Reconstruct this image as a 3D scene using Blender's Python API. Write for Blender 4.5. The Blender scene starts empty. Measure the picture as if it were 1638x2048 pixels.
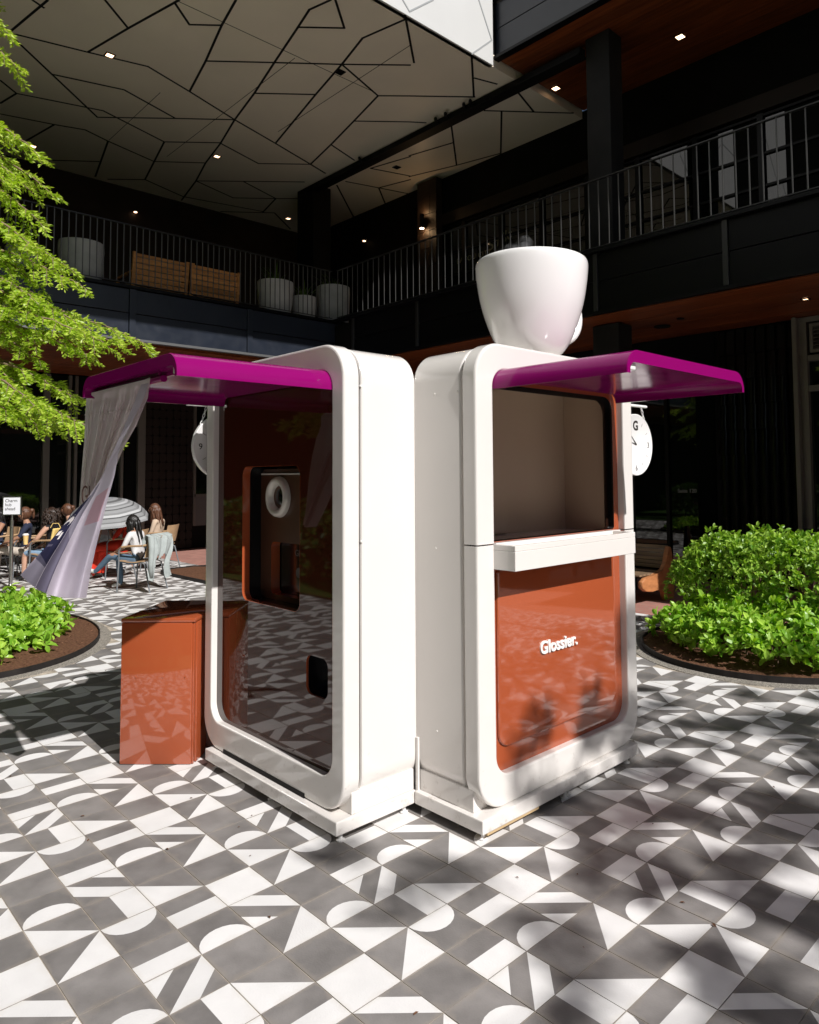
import bpy, bmesh, math, random
from math import sin, cos, pi, radians, atan2, hypot
from mathutils import Vector, Matrix
import numpy as np

SC = bpy.context.scene
COL = SC.collection

# ------------------------------------------------------------------ camera, world, sun, exposure
# World frame: X and Y follow the paving grid, Z is up, metres.
cam_d = bpy.data.cameras.new('camera')
cam = bpy.data.objects.new('camera', cam_d)
COL.objects.link(cam)
_R = Vector((0.7080, 0.7062, -0.0092)).normalized()
_F = Vector((-0.7050, 0.7072, 0.05387)).normalized()
_U = _R.cross(_F).normalized()
_R = _F.cross(_U).normalized()
cam.matrix_world = Matrix(((_R.x, _U.x, -_F.x, 2.0900), (_R.y, _U.y, -_F.y, -1.7960),
                           (_R.z, _U.z, -_F.z, 1.6614), (0, 0, 0, 1)))
cam_d.sensor_fit = 'VERTICAL'
cam_d.sensor_height = 36.0
cam_d.sensor_width = 28.8
cam_d.lens = 1443.0 / 2048.0 * 36.0
cam_d.shift_x = -0.0503
cam_d.shift_y = -0.0748
cam_d.clip_start = 0.05
cam_d.clip_end = 500
SC.camera = cam

SUN = Vector((1.135, -0.060, 1.0)).normalized()
w = bpy.data.worlds.new('World')
SC.world = w
w.use_nodes = True
nt = w.node_tree
bg = nt.nodes['Background']
sky = nt.nodes.new('ShaderNodeTexSky')
sky.sky_type = 'NISHITA'
sky.sun_disc = False
sky.sun_elevation = math.asin(SUN.z)
sky.sun_rotation = atan2(SUN.x, SUN.y)
nt.links.new(sky.outputs[0], bg.inputs[0])
bg.inputs[1].default_value = 0.05

sun_d = bpy.data.lights.new('sun', 'SUN')
sun_d.energy = 4.8
sun_d.angle = radians(0.53)
sun_d.color = (1.0, 0.98, 0.96)
sun = bpy.data.objects.new('sun', sun_d)
COL.objects.link(sun)
sun.rotation_euler = (-SUN).to_track_quat('-Z', 'Y').to_euler()
sun.location = (20, 4, 18)

SC.view_settings.view_transform = 'Standard'
SC.view_settings.look = 'None'
SC.view_settings.gamma = 1.0
SC.view_settings.exposure = 0.2
SC.view_settings.use_curve_mapping = False

# ------------------------------------------------------------------ materials
def mat(name, col, rough=0.5, spec=0.5, metal=0.0, var=0.0, vscale=4.0, bump=0.0, bscale=60.0,
        emit=None, estr=0.0, coat=0.0, trans=0.0, island=0.0, rvar=0.0, col2=None, stretch=None, ior=None, detail=4.0):
    m = bpy.data.materials.new(name)
    m.use_nodes = True
    n = m.node_tree
    N = n.nodes
    L = n.links
    b = N['Principled BSDF']
    b.inputs['Base Color'].default_value = (*col, 1)
    b.inputs['Roughness'].default_value = rough
    b.inputs['Specular IOR Level'].default_value = spec
    b.inputs['Metallic'].default_value = metal
    if coat:
        b.inputs['Coat Weight'].default_value = coat
        b.inputs['Coat Roughness'].default_value = 0.03
    if trans:
        b.inputs['Transmission Weight'].default_value = trans
    if ior:
        b.inputs['IOR'].default_value = ior
    if emit:
        b.inputs['Emission Color'].default_value = (*emit, 1)
        b.inputs['Emission Strength'].default_value = estr
    geo = None
    if var or bump or rvar or col2:
        geo = N.new('ShaderNodeNewGeometry')
        mp = N.new('ShaderNodeMapping')
        L.new(geo.outputs['Position'], mp.inputs['Vector'])
        if stretch:
            mp.inputs['Scale'].default_value = stretch
    src = None
    if var or col2:
        nz = N.new('ShaderNodeTexNoise')
        nz.inputs['Scale'].default_value = vscale
        nz.inputs['Detail'].default_value = detail
        L.new(mp.outputs[0], nz.inputs['Vector'])
        cr = N.new('ShaderNodeValToRGB')
        cr.color_ramp.elements[0].position = 0.3
        cr.color_ramp.elements[1].position = 0.7
        if col2:
            a, c = col, col2
        else:
            a = tuple(x * (1 - var) for x in col)
            c = tuple(min(1, x * (1 + var)) for x in col)
        cr.color_ramp.elements[0].color = (*a, 1)
        cr.color_ramp.elements[1].color = (*c, 1)
        L.new(nz.outputs['Fac'], cr.inputs[0])
        src = cr.outputs[0]
    if island:
        if geo is None:
            geo = N.new('ShaderNodeNewGeometry')
        hs = N.new('ShaderNodeHueSaturation')
        mr = N.new('ShaderNodeMapRange')
        mr.inputs['To Min'].default_value = 1 - island
        mr.inputs['To Max'].default_value = 1 + island
        oi = N.new('ShaderNodeObjectInfo')
        ad = N.new('ShaderNodeMath'); ad.operation = 'ADD'
        L.new(geo.outputs['Random Per Island'], ad.inputs[0]); L.new(oi.outputs['Random'], ad.inputs[1])
        fr = N.new('ShaderNodeMath'); fr.operation = 'FRACT'; L.new(ad.outputs[0], fr.inputs[0])
        L.new(fr.outputs[0], mr.inputs['Value'])
        L.new(mr.outputs[0], hs.inputs['Value'])
        if src:
            L.new(src, hs.inputs['Color'])
        else:
            hs.inputs['Color'].default_value = (*col, 1)
        src = hs.outputs[0]
    if src:
        L.new(src, b.inputs['Base Color'])
    if rvar:
        nr = N.new('ShaderNodeTexNoise')
        nr.inputs['Scale'].default_value = 7
        nr.inputs['Detail'].default_value = 6
        L.new(mp.outputs[0], nr.inputs['Vector'])
        mr2 = N.new('ShaderNodeMapRange')
        mr2.inputs['From Min'].default_value = 0.3
        mr2.inputs['From Max'].default_value = 0.7
        mr2.inputs['To Min'].default_value = max(0, rough - rvar)
        mr2.inputs['To Max'].default_value = rough + rvar
        L.new(nr.outputs['Fac'], mr2.inputs['Value'])
        L.new(mr2.outputs[0], b.inputs['Roughness'])
    if bump:
        nb = N.new('ShaderNodeTexNoise')
        nb.inputs['Scale'].default_value = bscale
        nb.inputs['Detail'].default_value = 5
        L.new(mp.outputs[0], nb.inputs['Vector'])
        bp = N.new('ShaderNodeBump')
        bp.inputs['Strength'].default_value = bump
        bp.inputs['Distance'].default_value = 0.01
        L.new(nb.outputs['Fac'], bp.inputs['Height'])
        L.new(bp.outputs[0], b.inputs['Normal'])
    return m

M = {}
M['cream'] = mat('cream_gloss', (0.735, 0.695, 0.655), 0.2, 0.5, coat=0.7, var=0.015, vscale=2, bump=0.035, bscale=3.0, rvar=0.05)
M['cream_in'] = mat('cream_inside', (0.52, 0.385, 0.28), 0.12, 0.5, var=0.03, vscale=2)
def scuffs(m, col, amt):
    '''handling marks and splashed dirt: patchy, heavier near the ground'''
    N, L = m.node_tree.nodes, m.node_tree.links
    b = N['Principled BSDF']
    prev = b.inputs['Base Color'].links[0].from_socket if b.inputs['Base Color'].links else None
    g = N.new('ShaderNodeNewGeometry'); sp = N.new('ShaderNodeSeparateXYZ'); L.new(g.outputs['Position'], sp.inputs[0])
    nz = N.new('ShaderNodeTexNoise'); nz.inputs['Scale'].default_value = 22; nz.inputs['Detail'].default_value = 8; nz.inputs['Roughness'].default_value = .7
    L.new(g.outputs['Position'], nz.inputs['Vector'])
    hz = N.new('ShaderNodeMapRange'); hz.inputs['From Min'].default_value = .05; hz.inputs['From Max'].default_value = .55
    hz.inputs['To Min'].default_value = .56; hz.inputs['To Max'].default_value = .70
    L.new(sp.outputs['Z'], hz.inputs['Value'])
    sb = N.new('ShaderNodeMath'); sb.operation = 'SUBTRACT'; L.new(nz.outputs['Fac'], sb.inputs[0]); L.new(hz.outputs[0], sb.inputs[1])
    mr = N.new('ShaderNodeMapRange'); mr.inputs['From Max'].default_value = .12; mr.inputs['To Max'].default_value = amt
    L.new(sb.outputs[0], mr.inputs['Value'])
    mx = N.new('ShaderNodeMix'); mx.data_type = 'RGBA'
    L.new(mr.outputs[0], mx.inputs[0]); mx.inputs[7].default_value = (*col, 1)
    if prev: L.new(prev, mx.inputs[6])
    else: mx.inputs[6].default_value = b.inputs['Base Color'].default_value
    L.new(mx.outputs[2], b.inputs['Base Color'])
scuffs(M['cream'], (.36, .31, .26), .45)
M['terra'] = mat('terracotta_gloss', (0.37, 0.078, 0.027), 0.06, 0.7, coat=1.0, bump=0.035, bscale=2.2, rvar=0.02)
M['terra_shade'] = mat('terracotta_gloss_in_shade', (0.050, 0.012, 0.006), 0.03, 0.5, coat=0.3)  # terracotta front panel with the shade under the canopy put into its colour
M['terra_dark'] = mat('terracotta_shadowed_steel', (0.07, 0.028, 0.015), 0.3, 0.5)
M['magenta'] = mat('magenta_gloss', (0.225, 0.0025, 0.11), 0.15, 0.22, coat=0.0, bump=0.03, bscale=3.0, rvar=0.04)
M['black'] = mat('black_gloss', (0.006, 0.006, 0.007), 0.12, 0.5)
M['black_matt'] = mat('black_matt', (0.004, 0.004, 0.004), 0.6, 0.2)
M['white'] = mat('white_enamel', (0.82, 0.80, 0.78), 0.14, 0.5, coat=0.4, bump=0.02, bscale=4, rvar=0.04)
M['white_letter'] = mat('white_letter', (0.85, 0.83, 0.80), 0.3)
M['brown_print'] = mat('brown_print', (0.07, 0.022, 0.015), 0.8)
M['ink'] = mat('black_print', (0.02, 0.015, 0.012), 0.6)
M['pewter'] = mat('pewter_ring', (0.62, 0.59, 0.53), 0.25, metal=0.15)
M['steel'] = mat('brushed_steel', (0.55, 0.53, 0.50), 0.28, metal=1.0)
M['tile_w'] = mat('pale_cement', (0.735, 0.715, 0.70), 0.62, 0.35, var=0.055, vscale=6, bump=0.12, bscale=140, island=0.045, rvar=0.08)
M['tile_d'] = mat('grey_cement', (0.205, 0.190, 0.181), 0.60, 0.35, var=0.20, vscale=7, bump=0.15, bscale=140, island=0.15, rvar=0.08)
M['grout'] = mat('grout', (0.42, 0.36, 0.29), 0.95, 0.1, var=0.35, vscale=14)
M['concrete'] = mat('pale_concrete', (0.45, 0.43, 0.40), 0.9, 0.2, var=0.1, vscale=3, bump=0.2)
M['column'] = mat('dark_concrete', (0.013, 0.012, 0.011), 0.7, 0.25, var=0.3, vscale=2.5, bump=0.1, bscale=30)
M['navy'] = mat('navy_metal_panel', (0.014, 0.018, 0.028), 0.34, 0.5, var=0.12, vscale=1.5, rvar=0.06)
M['char'] = mat('charcoal_metal_panel', (0.0028, 0.0028, 0.0034), 0.38, 0.18, var=0.15, vscale=1.5)
M['rail'] = mat('charcoal_rail_steel', (0.022, 0.0215, 0.0215), 0.33, 0.5)
M['faint_joint'] = mat('pale_grey_joint', (0.30, 0.31, 0.31), 0.7)
M['lawn'] = mat('lawn_grass', (0.03, 0.07, 0.01), 0.9, 0.2, col2=(0.06, 0.12, 0.02), vscale=30, bump=.5)
M['baluster'] = mat('railing_bar_steel', (0.085, 0.083, 0.080), 0.35, 0.5)
M['flash'] = mat('grey_metal_flashing', (0.20, 0.20, 0.20), 0.35, metal=0.6)
M['alum'] = mat('bronze_grey_aluminium', (0.16, 0.145, 0.125), 0.45, metal=0.3, var=0.05)
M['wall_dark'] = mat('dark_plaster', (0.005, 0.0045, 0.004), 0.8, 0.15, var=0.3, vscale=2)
M['wall_brown'] = mat('umber_cladding', (0.016, 0.009, 0.006), 0.6, 0.3, var=0.3, vscale=2)
M['ceil'] = mat('warm_grey_ceiling_board', (0.76, 0.67, 0.555), 0.42, 0.4, var=0.05, vscale=0.8, rvar=0.06)
M['facade'] = mat('off_white_facade_board', (0.56, 0.555, 0.54), 0.5, 0.3, var=0.03, vscale=1.0)
M['glass_dark'] = mat('dark_window_glass', (0.006, 0.008, 0.007), 0.02, 0.85)
M['blind'] = mat('grey_blind', (0.12, 0.115, 0.11), 0.8)
M['gold'] = mat('dim_gilt_letter', (0.30, 0.26, 0.17), 0.5)
M['mulch'] = mat('bark_mulch', (0.085, 0.040, 0.024), 0.95, 0.1, col2=(0.17, 0.085, 0.05), vscale=45, bump=0.8, bscale=60)
M['gravel'] = mat('grey_gravel', (0.10, 0.09, 0.08), 0.9, 0.2, col2=(0.42, 0.38, 0.32), vscale=110, bump=0.8, bscale=110)
M['edging'] = mat('black_steel_edging', (0.018, 0.015, 0.014), 0.6, 0.3, var=0.4, vscale=8)
M['bark'] = mat('bark', (0.17, 0.11, 0.075), 0.9, 0.2, var=0.3, vscale=12, bump=0.6, bscale=25)
M['twig'] = mat('twig', (0.23, 0.16, 0.11), 0.9, 0.2)
M['tin_dark'] = mat('dark_tile_glaze', (0.010, 0.010, 0.010), 0.16, 0.5, island=0.3)
M['orangewood'] = mat('orange_wood', (0.42, 0.17, 0.065), 0.5, 0.4, var=0.3, vscale=5, stretch=(1, 1, 3))
M['pale_ply'] = mat('plywood_edge', (0.50, 0.36, 0.20), 0.8, 0.2, var=0.1)
M['pot'] = mat('grey_cast_planter', (0.42, 0.42, 0.42), 0.7, 0.3, var=0.12, vscale=5)
M['pot_l'] = mat('pale_cast_planter', (0.50, 0.49, 0.47), 0.7, 0.3, var=0.08, vscale=5)
M['cushion'] = mat('pale_cushion', (0.42, 0.40, 0.37), 0.9, 0.1)
M['lamp'] = mat('lit_lamp', (1, .8, .6), 0.5, emit=(1.0, 0.62, 0.36), estr=4.0)
M['lampw'] = mat('lit_wall_lamp', (1, .8, .6), 0.5, emit=(1.0, 0.75, 0.50), estr=18.0)
M['soil'] = mat('potting_soil', (0.03, 0.02, 0.015), 0.95, 0.1)
M['sheet'] = mat('white_paper', (0.80, 0.80, 0.84), 0.5)

def edge_stain(m, col, amt):
    '''tan lime staining that creeps in from the joints of the 0.2 m tiles'''
    N, L = m.node_tree.nodes, m.node_tree.links
    b = N['Principled BSDF']
    prev = b.inputs['Base Color'].links[0].from_socket
    g = N.new('ShaderNodeNewGeometry')
    nz = N.new('ShaderNodeTexNoise'); nz.inputs['Scale'].default_value = 13; nz.inputs['Detail'].default_value = 6
    L.new(g.outputs['Position'], nz.inputs['Vector'])
    sp = N.new('ShaderNodeSeparateXYZ'); L.new(g.outputs['Position'], sp.inputs[0])
    ds = []
    for ax in 'XY':
        pp = N.new('ShaderNodeMath'); pp.operation = 'PINGPONG'; pp.inputs[1].default_value = 0.1
        L.new(sp.outputs[ax], pp.inputs[0]); ds.append(pp.outputs[0])
    mn = N.new('ShaderNodeMath'); mn.operation = 'MINIMUM'
    L.new(ds[0], mn.inputs[0]); L.new(ds[1], mn.inputs[1])
    wd = N.new('ShaderNodeMapRange'); wd.inputs['From Min'].default_value = .35; wd.inputs['From Max'].default_value = .7
    wd.inputs['To Min'].default_value = 0.004; wd.inputs['To Max'].default_value = 0.040
    L.new(nz.outputs['Fac'], wd.inputs['Value'])
    dv = N.new('ShaderNodeMath'); dv.operation = 'DIVIDE'; L.new(mn.outputs[0], dv.inputs[0]); L.new(wd.outputs[0], dv.inputs[1])
    mr = N.new('ShaderNodeMapRange'); mr.inputs['To Min'].default_value = amt; mr.inputs['To Max'].default_value = 0.0
    L.new(dv.outputs[0], mr.inputs['Value'])
    mx = N.new('ShaderNodeMix'); mx.data_type = 'RGBA'
    L.new(mr.outputs[0], mx.inputs[0]); L.new(prev, mx.inputs[6]); mx.inputs[7].default_value = (*col, 1)
    L.new(mx.outputs[2], b.inputs['Base Color'])
edge_stain(M['tile_d'], (0.30, 0.26, 0.22), .50)
edge_stain(M['tile_w'], (0.62, 0.57, 0.50), .35)

def wood_mat(name, a, c, axis):
    """wood planks: grain stretched along an axis"""
    st = [9, 9, 9]
    st['xyz'.index(axis)] = 0.7
    return mat(name, a, 0.42, 0.4, col2=c, vscale=2.2, stretch=tuple(st), bump=0.05, bscale=6, detail=6, island=0.2)
M['wood_soffit'] = wood_mat('cedar_boards', (0.095, 0.020, 0.005), (0.21, 0.052, 0.013), 'x')
M['wood_slat'] = wood_mat('teak_slats', (0.40, 0.17, 0.05), (0.60, 0.28, 0.09), 'y')
M['wood_bench'] = wood_mat('weathered_bench_wood', (0.15, 0.10, 0.06), (0.30, 0.20, 0.12), 'x')

def leaf_mat(name, col, col2, trans=0.35):
    m = bpy.data.materials.new(name)
    m.use_nodes = True
    n = m.node_tree
    N, L = n.nodes, n.links
    b = N['Principled BSDF']
    b.inputs['Roughness'].default_value = 0.38
    b.inputs['Specular IOR Level'].default_value = 0.45
    geo = N.new('ShaderNodeNewGeometry')
    cr = N.new('ShaderNodeValToRGB')
    cr.color_ramp.elements[0].color = (*col, 1)
    cr.color_ramp.elements[1].color = (*col2, 1)
    L.new(geo.outputs['Random Per Island'], cr.inputs[0])
    L.new(cr.outputs[0], b.inputs['Base Color'])
    t = N.new('ShaderNodeBsdfTranslucent')
    hs = N.new('ShaderNodeHueSaturation')
    hs.inputs['Value'].default_value = 1.5
    hs.inputs['Saturation'].default_value = 1.1
    L.new(cr.outputs[0], hs.inputs['Color'])
    L.new(hs.outputs[0], t.inputs['Color'])
    mx = N.new('ShaderNodeMixShader')
    mx.inputs[0].default_value = trans
    L.new(b.outputs[0], mx.inputs[1])
    L.new(t.outputs[0], mx.inputs[2])
    L.new(mx.outputs[0], N['Material Output'].inputs['Surface'])
    return m
M['leaf_hedge'] = leaf_mat('hedge_leaf', (0.10, 0.24, 0.014), (0.42, 0.60, 0.09))
M['leaf_low'] = leaf_mat('groundcover_leaf', (0.15, 0.34, 0.02), (0.46, 0.66, 0.09))
M['leaf_tree'] = leaf_mat('cypress_leaf', (0.26, 0.42, 0.02), (0.60, 0.70, 0.12), 0.45)
M['leaf_dark'] = leaf_mat('dark_leaf', (0.03, 0.08, 0.01), (0.08, 0.15, 0.02))

def brick_mat(name, c1, c2, mortar, scale, rough=0.85):
    m = mat(name, c1, rough)
    N, L = m.node_tree.nodes, m.node_tree.links
    g = N.new('ShaderNodeNewGeometry')
    br = N.new('ShaderNodeTexBrick')
    br.inputs['Scale'].default_value = scale
    br.inputs['Color1'].default_value = (*c1, 1)
    br.inputs['Color2'].default_value = (*c2, 1)
    br.inputs['Mortar'].default_value = (*mortar, 1)
    br.inputs['Mortar Size'].default_value = 0.02
    L.new(g.outputs['Position'], br.inputs['Vector'])
    L.new(br.outputs[0], N['Principled BSDF'].inputs['Base Color'])
    return m
M['redbrick'] = brick_mat('red_brick_paving', (0.40, 0.18, 0.14), (0.32, 0.14, 0.11), (0.30, 0.2, 0.16), 2.5)

# ------------------------------------------------------------------ object helpers
def link(o, parent=None):
    COL.objects.link(o)
    if parent is not None:
        o.parent = parent
    return o

def tag(o, label=None, cat=None, group=None, kind=None):
    if label: o['label'] = label
    if cat: o['category'] = cat
    if group: o['group'] = group
    if kind: o['kind'] = kind
    return o

def thing(name, label, cat, loc=(0, 0, 0), group=None, rz=0.0):
    o = bpy.data.objects.new(name, None)
    o.empty_display_size = 0.1
    COL.objects.link(o)
    o.location = loc
    o.rotation_euler = (0, 0, rz)
    return tag(o, label, cat, group)

def fin(name, bm, mats, parent=None, smooth=False, world=True, recalc=True, angle=None):
    """turn a bmesh into an object; if world, the bmesh is in world coords and is moved into the parent's frame"""
    if recalc:
        bmesh.ops.recalc_face_normals(bm, faces=bm.faces)
    me = bpy.data.meshes.new(name)
    if smooth:
        for f in bm.faces:
            f.smooth = True
    if world and parent is not None:
        loc = parent.location.copy()
        rz = parent.rotation_euler.z
        p = parent.parent
        while p is not None:
            loc = loc + p.location
            p = p.parent
        bmesh.ops.transform(bm, matrix=Matrix.Rotation(-rz, 4, 'Z') @ Matrix.Translation(-loc), verts=bm.verts)
    bm.to_mesh(me)
    bm.free()
    for mm in (mats if isinstance(mats, (list, tuple)) else [mats]):
        me.materials.append(M[mm] if isinstance(mm, str) else mm)
    if angle is not None:
        me.set_sharp_from_angle(angle=radians(angle))
    o = bpy.data.objects.new(name, me)
    link(o, parent)
    return o

def box(bm, x0, x1, y0, y1, z0, z1, mi=0, bev=0.0):
    r = bmesh.ops.create_cube(bm, size=1.0)
    vs = r['verts']
    bmesh.ops.scale(bm, vec=(x1 - x0, y1 - y0, z1 - z0), verts=vs)
    bmesh.ops.translate(bm, vec=((x0 + x1) / 2, (y0 + y1) / 2, (z0 + z1) / 2), verts=vs)
    fs = list({f for v in vs for f in v.link_faces})
    for f in fs:
        f.material_index = mi
    if bev:
        es = list({e for v in vs for e in v.link_edges})
        bmesh.ops.bevel(bm, geom=es, offset=bev, segments=2, affect='EDGES', profile=0.5)
    return vs

def boxo(name, dims, m, parent=None, bev=0.0):
    bm = bmesh.new()
    box(bm, *dims, bev=bev)
    return fin(name, bm, m, parent)

def loft(bm, loops, closed_u=True, cap0=False, cap1=False, mi=0):
    """connect successive vertex loops (lists of 3d points)"""
    vl = [[bm.verts.new(p) for p in lp] for lp in loops]
    n = len(vl[0])
    for a, b in zip(vl[:-1], vl[1:]):
        for i in range(n if closed_u else n - 1):
            j = (i + 1) % n
            try:
                f = bm.faces.new((a[i], a[j], b[j], b[i]))
                f.material_index = mi
            except ValueError:
                pass
    if cap0:
        bm.faces.new(vl[0]).material_index = mi
    if cap1:
        bm.faces.new(list(reversed(vl[-1]))).material_index = mi
    return vl

def tube(bm, pts, r, seg=8, r1=None, mi=0, cap=True):
    """swept round tube through points"""
    pts = [Vector(p) for p in pts]
    n = len(pts)
    loops = []
    up = Vector((0, 0, 1))
    prev = None
    for i, p in enumerate(pts):
        d = (pts[min(i + 1, n - 1)] - pts[max(i - 1, 0)]).normalized()
        if prev is None:
            a = d.cross(up)
            if a.length < 0.05:
                a = d.cross(Vector((1, 0, 0)))
            a.normalize()
        else:
            a = (prev - d * prev.dot(d)).normalized()
        prev = a
        b = d.cross(a)
        rr = r if r1 is None else r + (r1 - r) * i / (n - 1)
        loops.append([p + (a * cos(2 * pi * k / seg) + b * sin(2 * pi * k / seg)) * rr for k in range(seg)])
    loft(bm, loops, cap0=cap, cap1=cap, mi=mi)

def lathe(bm, prof, cx, cy, cz, seg=32, mi=0, cap=True):
    """prof: list of (r, z)"""
    loops = [[(cx + r * cos(2 * pi * k / seg), cy + r * sin(2 * pi * k / seg), cz + z) for k in range(seg)] for r, z in prof]
    return loft(bm, loops, cap0=cap, cap1=cap, mi=mi)

def rr(x0, x1, z0, z1, r, n=8):
    """rounded rectangle as 2d points, counter clockwise; r may be (bottom, top)"""
    rb, rt = r if isinstance(r, tuple) else (r, r)
    P = []
    for cx, cz, a0, q in ((x1 - rb, z0 + rb, -90, rb), (x1 - rt, z1 - rt, 0, rt), (x0 + rt, z1 - rt, 90, rt), (x0 + rb, z0 + rb, 180, rb)):
        for k in range(n + 1):
            a = radians(a0 + 90.0 * k / n)
            P.append((cx + q * cos(a), cz + q * sin(a)))
    return P

def text_mesh(name, s, size, m, parent, matrix, extrude=0.004, offset=0.0, shear=0.0, align='LEFT', space=1.0, bevel=0.0):
    cu = bpy.data.curves.new(name, 'FONT')
    cu.body = s
    cu.size = size
    cu.extrude = extrude
    cu.offset = offset
    cu.shear = shear
    cu.align_x = align
    cu.space_character = space
    cu.bevel_depth = bevel
    cu.resolution_u = 4
    t = bpy.data.objects.new(name, cu)
    COL.objects.link(t)
    dg = bpy.context.evaluated_depsgraph_get()
    me = bpy.data.meshes.new_from_object(t.evaluated_get(dg))
    bpy.data.objects.remove(t)
    me.transform(matrix)
    if parent is not None:
        me.transform(Matrix.Translation(-parent.location))
    me.materials.clear()
    me.materials.append(M[m])
    me.name = name
    o = bpy.data.objects.new(name, me)
    link(o, parent)
    return o

def basis(origin, ex, ey):
    ex = Vector(ex).normalized(); ey = Vector(ey).normalized(); ez = ex.cross(ey)
    return Matrix(((ex.x, ey.x, ez.x, origin[0]), (ex.y, ey.y, ez.y, origin[1]), (ex.z, ey.z, ez.z, origin[2]), (0, 0, 0, 1)))

def raw(name, V, Fc, m, parent=None, smooth=False):
    """big mesh from numpy arrays; V in world coordinates"""
    me = bpy.data.meshes.new(name)
    V = np.asarray(V, dtype=np.float32)
    if parent is not None:
        V = V - np.array(parent.location, dtype=np.float32)
    me.from_pydata(V.tolist(), [], Fc if isinstance(Fc, list) else Fc.tolist())
    me.materials.append(M[m])
    if smooth:
        for p in me.polygons: p.use_smooth = True
    o = bpy.data.objects.new(name, me)
    link(o, parent)
    return o

def copy_obj(o, parent=None, label=None):
    c = o.copy()
    link(c, parent)
    if label: c['label'] = label
    return c

# ------------------------------------------------------------------ ground and paving
TS = 0.2
def ellipse(cx, cy, rx, ry, n=64, wob=0.0):
    return [(cx + rx * cos(2 * pi * k / n), cy + ry * sin(2 * pi * k / n)) for k in range(n)]
def in_poly(x, y, P):
    c = False
    j = len(P) - 1
    for i in range(len(P)):
        if (P[i][1] > y) != (P[j][1] > y) and x < (P[j][0] - P[i][0]) * (y - P[i][1]) / (P[j][1] - P[i][1]) + P[i][0]:
            c = not c
        j = i
    return c
BED_R = ellipse(-0.72, 5.03, 1.22, 1.22)          # right planting bed
BED_L = ellipse(-6.85, -0.25, 2.02, 1.42)         # left planting bed
BED_F = [(x, y) for x, y in rr(-10.7, -6.2, 3.36, 4.45, 0.42)]

o = boxo('ground', (-60, 60, -60, 60, -0.4, -0.012), 'concrete'); tag(o, kind='structure')
o = boxo('lawn', (-20, 20, -16, -3.4, -.02, .03), 'lawn'); tag(o, kind='structure')
o = boxo('brick_paving', (-16.5, 9, 5.78, 8.72, -0.3, -0.001), 'redbrick'); tag(o, kind='structure')
o = boxo('brick_paving', (-16.5, -11.0, 4.38, 5.779, -0.3, -0.001), 'redbrick'); tag(o, kind='structure')
pav = bpy.data.meshes.new('pavement')
pv = boxo('pavement', (-16.5, 7, -3.399, 5.78, -0.3, -0.0025), 'grout')
tag(pv, kind='structure')

def tile_polys(t):
    """polygons of one 1x1 tile: list of (points, is_white)"""
    arc = [(0.5 * sin(pi * k / 12), 0.5 - 0.5 * cos(pi * k / 12)) for k in range(13)]     # (0,0)->(0.5,0.5)->(0,1)
    if t == 'H1':
        return [(arc, 1), ([(1, 0), (1, 1)] + arc[::-1], 0)]
    if t == 'H2':
        return [([(1 - x, y) for x, y in arc][::-1], 1), ([(0, 1), (0, 0)] + [(1 - x, y) for x, y in arc], 0)]
    if t == 'R1':
        return [([(0, 0), (.5, 0), (.5, 1), (0, 1)], 0), ([(.5, 0), (1, 0), (1, 1), (.5, 1)], 1)]
    if t == 'R2':
        return [([(0, 0), (1, 0), (1, .5), (0, .5)], 0), ([(0, .5), (1, .5), (1, 1), (0, 1)], 1)]
    if t == 'S1':
        return [([(0, 0), (.5, 0), (0, .5)], 1), ([(.5, 0), (1, 0), (0, 1), (0, .5)], 0),
                ([(1, 0), (1, .5), (.5, 1), (0, 1)], 1), ([(1, .5), (1, 1), (.5, 1)], 0)]
    if t in ('S2', 'S3'):
        q = 0 if t == 'S2' else 1
        return [([(0, .5), (.5, 1), (0, 1)], q), ([(0, 0), (1, 1), (.5, 1), (0, .5)], 1 - q),
                ([(0, 0), (.5, 0), (1, .5), (1, 1)], q), ([(.5, 0), (1, 0), (1, .5)], 1 - q)]
    if t == 'T1':
        return [([(0, 0), (1, 0), (0, 1)], 0), ([(1, 0), (1, 1), (0, 1)], 1)]
    if t == 'T2':
        return [([(0, 0), (1, 1), (0, 1)], 0), ([(0, 0), (1, 0), (1, 1)], 1)]
    return [([(0, 0), (1, 0), (1, 1), (0, 1)], 1 if t == 'W' else 0)]
TAB = {0: ['H1', 'R1', 'S1', 'R2'], 3: ['T1', 'G', 'H2', 'T2'], 2: ['W', 'S2', 'T1', 'G'], 1: ['R1', 'H2', 'G', 'T2']}
def tile_geo(t):
    V, Fc, Mi = [], [], []
    g = 0.0017
    for P, wht in tile_polys(t):
        n0 = len(V)
        for x, y in P:
            V.append((g + x * (TS - 2 * g), g + y * (TS - 2 * g), 0))
        Fc.append(list(range(n0, n0 + len(P))))
        Mi.append(1 if wht else 0)
    n0 = len(V)
    for x, y in ((0, 0), (1, 0), (1, 1), (0, 1)):
        V.append((g + x * (TS - 2 * g), g + y * (TS - 2 * g), -0.0002))
    for x, y in ((0, 0), (1, 0), (1, 1), (0, 1)):
        V.append((g * .6 + x * (TS - 1.2 * g), g * .6 + y * (TS - 1.2 * g), -0.012))
    for k in range(4):
        a, b = n0 + k, n0 + (k + 1) % 4
        Fc.append([a, a + 4, b + 4, b])
        Mi.append(0)
    return V, Fc, Mi
GEO = {t: tile_geo(t) for t in ('H1', 'H2', 'R1', 'R2', 'S1', 'S2', 'S3', 'T1', 'T2', 'G', 'W')}
TM = {}
for t, (V, Fc, Mi) in GEO.items():
    me = bpy.data.meshes.new('paving_tile')
    me.from_pydata(V, [], Fc)
    me.materials.append(M['tile_d']); me.materials.append(M['tile_w'])
    me.polygons.foreach_set('material_index', Mi)
    TM[t] = me
cells = []
CP = Vector((2.09, -1.796, 0))
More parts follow.
